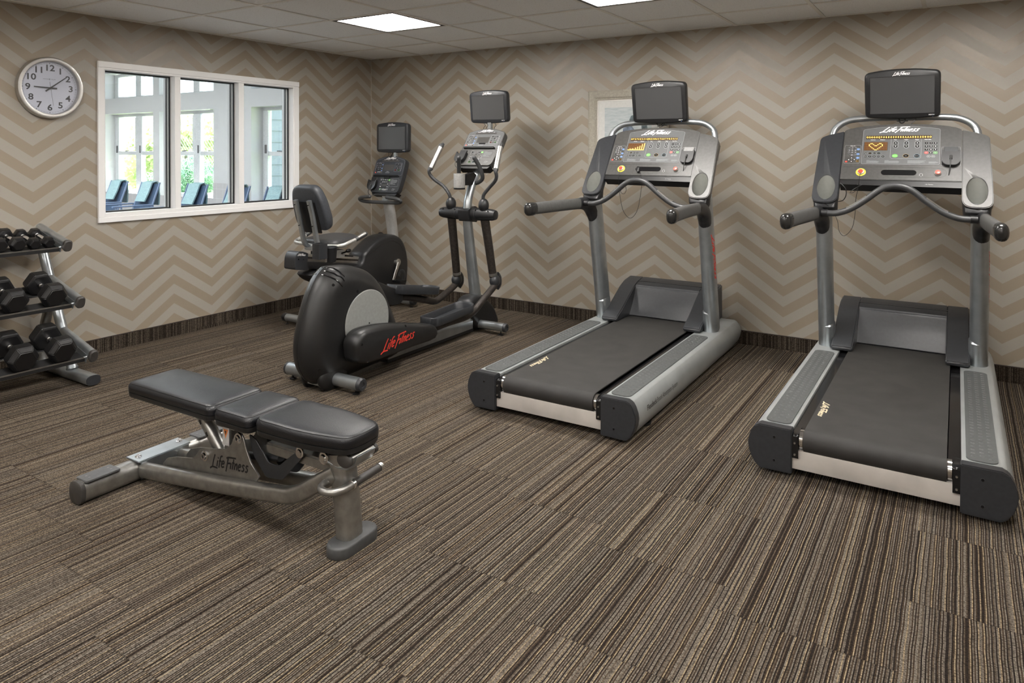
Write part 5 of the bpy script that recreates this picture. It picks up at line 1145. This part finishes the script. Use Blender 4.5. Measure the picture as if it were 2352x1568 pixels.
MB().box(.50, .54, -.031, .031, .19, .36).build('carrier_arm', silver_d, T, bevel=.003)
MB().box(.30, 1.08, -.030, .030, .335, .362).build('pad_rail', plastic, T, bevel=.004)
MB().tube([(.44, 0, .175), (.80, 0, .235)], (.018, .014), 12).build('inner_link', plastic_soft, T)
MB().box(.74, 1.16, -.026, .026, .250, .292).build('inner_beam', silver_d, T, bevel=.006)
MB().tube([(1.166, -.010, .022), (1.150, -.006, .15), (1.118, 0, .330)], (.036, .047), 24, up=(0, 1, 0), e=3.2).build('front_post', silver_d, T)
cr2 = [(1.060, .345), (1.068, .320), (1.092, .298), (1.14, .288), (1.19, .294), (1.222, .316), (1.238, .352), (1.232, .354), (1.216, .322), (1.187, .301), (1.14, .295), (1.096, .305), (1.075, .324), (1.068, .347)]
MB().prism(cr2, 'y', -.048, .048).build('cradle', silver, T, bevel=.0008, seg=1)
MB().tube([(1.196, -.060, .338), (1.196, .060, .338)], (.030, .022), 20).build('cradle_tube', silver_d, T)
for s in (-1, 1): MB().tube([(1.196, s*.058, .338), (1.196, s*.072, .338), (1.196, s*.076, .338)], [(.033, .0245), (.033, .0245), (.027, .019)], 22).build('roller_cap', simple('cap_rubber', (.045, .042, .04), .45), T)
ft = [((1.172+.045*c_*1.0), s_) for c_, s_ in []]
fo = rrect(.098, .215, .048, 8, 1.172, -.003)
MB().loft([[(x, y, z) for x, y in fo] if k == 1 else [((x-1.172)*k+1.172, (y+.003)*k-.003, z) for x, y in fo] for z, k in ((0, .98), (.004, 1), (.034, 1), (.040, .97), (.042, .90))]).build('front_foot', simple('foot_rubber', (.06, .062, .064), .5), T, smooth=50)
hp = cr([(1.105, -.040, .235), (1.095, -.065, .232), (1.105, -.092, .229), (1.135, -.104, .228), (1.170, -.094, .230), (1.190, -.065, .234), (1.196, -.03, .238)], 5)
hd_ = MB().tube(hp, .0135, 14).build('carry_handle', silver_d, T)
MB().tube([(1.196, -.03, .238), (1.194, .115, .243)], .0145, 14).build('grip', simple('cap_rubber', (.045, .042, .04), .45), hd_)
MB().tube([(1.196, -.034, .238), (1.196, -.022, .2385)], .0165, 14).tube([(1.194, .113, .243), (1.194, .126, .2435)], .0165, 14).build('grip_ring', chrome, hd_)
MB().tube([(1.150, -.002, .238), (1.19, -.0, .239)], .009, 10).build('handle_stub', silver_d, T)
# ------------------------------------------------------------------ dumbbell rack
YE = -3.12
T = thing('dumbbell_rack', 'three-tier silver dumbbell rack against the left wall', 'rack', (.38, -3.85, 0))
o_ = Vector((.38, -3.85, 0))
RM = Matrix.Translation(-o_)
for ye in (YE, -4.58):
    MB(RM).tube([(.03, ye, .036), (.70, ye, .036)], (.042, .031), 24, e=2.6).build('foot', silver, T)
    MB(RM).tube([(.698, ye, .036), (.706, ye, .036)], (.041, .030), 24, e=2.6).build('foot_cap', plastic_soft, T)
    MB(RM).tube([(.455, ye, .06), (.33, ye, .29), (.19, ye, .56), (.09, ye, .76), (.045, ye, .86)], .030, 20, up=(0, 1, 0)).build('upright', silver, T)
    MB(RM).tube([(.452, ye, .063), (.446, ye, .073)], .034, 20, up=(0, 1, 0)).build('weld_collar', silver, T)
    MB(RM).tube(cr([(.23, ye, .49), (.155, ye, .40), (.09, ye, .25), (.07, ye, .05)], 5), (.022, .030), 14, up=(0, 1, 0), e=3).build('rear_brace', silver_d, T)
    for a, b in (((.04, .918), (.392, .832)), ((.18, .594), (.545, .494)), ((.325, .284), (.695, .186))):
        arm = MB(RM).tube([(a[0], ye, a[1]), (b[0], ye, b[1])], (.024, .034), 22, e=2.8).build('shelf_arm', silver, T)
        d = (Vector((b[0], 0, b[1]))-Vector((a[0], 0, a[1]))).normalized(); B_ = Vector((b[0], ye, b[1]))
        MB(RM).tube([B_-d*.004, B_, B_+d*.014, B_+d*.020], [(.0255, .0355), (.0265, .0365), (.0265, .0365), (.020, .030)], 22, e=2.8).build('arm_cap', simple('cap_rubber', (.045, .042, .04), .45), arm)
SH = []
for a, b in (((.04, .918), (.392, .832)), ((.18, .594), (.545, .494)), ((.325, .284), (.695, .186))):
    A_, B_ = Vector((a[0], 0, a[1])), Vector((b[0], 0, b[1])); X = (B_-A_).normalized(); N = Vector((-X.z, 0, X.x)); L = (B_-A_).length
    K = frame(A_-o_*1.0 if False else A_, X, (0, 1, 0)); K = RM @ K      # x down the slope, y along the rack, z up (normal)
    if (K.to_3x3() @ Vector((0, 0, 1))).z < 0: K = RM @ frame(A_, X, (0, -1, 0))
    SH.append((A_, X, N, L))
    sg = 1 if (K.to_3x3() @ Vector((0, 1, 0))).y > 0 else -1
    y0, y1 = sorted((sg*-3.148, sg*-4.555))
    for nm_, x0, x1 in (('back_shelf_rail', L*.16, L*.42), ('front_shelf_rail', L*.66, L*.93)):
        q = MB(K).box(x0, x1, y0, y1, -.034, -.029)
        if nm_[0] == 'f': q.box(x1-.002, x1+.001, y0, y1, -.024, -.016).mat(1).box(x1-.003, x1+.0005, y0, y1, -.045, -.024).box(x0+.004, x1-.004, y0, y1, -.029, -.0265)
        else: q.box(x0, x0+.004, y0, y1, -.034, .004).mat(1).box(x0+.006, x1-.004, y0, y1, -.029, -.0265)
        q.build(nm_, [silver_d, rubber], T, smooth=0)
    e = MB(K); ya = sg*-3.146; e.prism([(L*.10, -.034), (L*.95, -.046), (L*.95, .015), (L*.45, -.010)], 'z', 0, 0) if False else None
    gy = sorted((sg*-3.149, sg*-3.145))
    g = MB(K); pp = [(L*.20, -.034), (L*.97, -.045), (L*.985, .004), (L*.20, .012)]
    g.add([(x, yy, z) for yy in gy for x, z in pp], [(0, 1, 2, 3), (7, 6, 5, 4), (0, 4, 5, 1), (1, 5, 6, 2), (2, 6, 7, 3), (3, 7, 4, 0)])
    g.build('gusset', silver, T, smooth=0)
    m_ = MB(K); m_.cyl((L*.93, gy[0]-.006*0, -.018), (L*.93, gy[0]-sg*.012, -.018), .007, 10); m_.build('shelf_bolt', chrome, T)
    m_ = MB(K); m_.box(L*.62, L*.66, *sorted((sg*-3.17, sg*-3.166)), -.075, -.034); m_.build('shelf_tab', silver_d, T, bevel=.001, seg=1)
def dumbbell(tier, y, R, hl, Lh, label, tilt=0):
    A_, X, N, L = SH[tier]
    ctr = L*.545; base = -.0262
    c = A_+X*ctr+N*(base+R*math.cos(PI/6)); c.y = y
    t = thing('dumbbell', label, 'dumbbell', c, 0, 'hex dumbbells on the rack')
    Mx = Matrix((X, Vector((0, 1, 0)), N)).transposed().to_4x4()
    h = Lh/2
    for s in (1, -1):
        m = MB(Mx); rings = []
        for x, k in ((h, .86), (h+.006, .97), (h+hl*.22, 1), (h+hl*.72, 1), (h+hl*.93, .80), (h+hl, .74)):
            rings.append([(s*x, R*k*math.cos(PI*i/3), R*k*math.sin(PI*i/3)) for i in range(6)])
        m.loft(rings).build('head', hexm, t, bevel=min(.004, R*.05), seg=2, smooth=30)
        MB(Mx).lathe([(.0165, h-.014), (.0175, h-.008), (.0165, h), (.014, h+.003)], (0, 0, 0), (s, 0, 0), 20).build('collar', chrome, t)
    MB(Mx).lathe([(.0125, -h+.010), (.0135, -h*.5), (.0155, 0), (.0135, h*.5), (.0125, h-.010)], (0, 0, 0), (1, 0, 0), 20).build('handle', chrome, t)
for i, (y, R, lab) in enumerate([(-3.196, .037, 'smallest hex dumbbell at the right end of the top shelf'), (-3.278, .038, 'small hex dumbbell second from the right on the top shelf'), (-3.368, .046, 'hex dumbbell third from the right on the top shelf'), (-3.468, .049, 'hex dumbbell fourth from the right on the top shelf, cut by the edge'), (-3.572, .050, 'hex dumbbell fifth from the right on the top shelf, barely in view')]):
    dumbbell(0, y, R, .045+R*.35, .125, lab)
for y, R, lab in ((-3.245, .077, 'large hex dumbbell at the right end of the middle shelf'), (-3.455, .076, 'large hex dumbbell second from the right on the middle shelf'), (-3.66, .076, 'large hex dumbbell on the middle shelf at the photo edge')): dumbbell(1, y, R, .088, .118, lab)
for y, R, lab in ((-3.270, .083, 'large hex dumbbell at the right end of the bottom shelf'), (-3.478, .083, 'large hex dumbbell second from the right on the bottom shelf'), (-3.69, .083, 'large hex dumbbell on the bottom shelf at the photo edge')): dumbbell(2, y, R, .092, .118, lab)
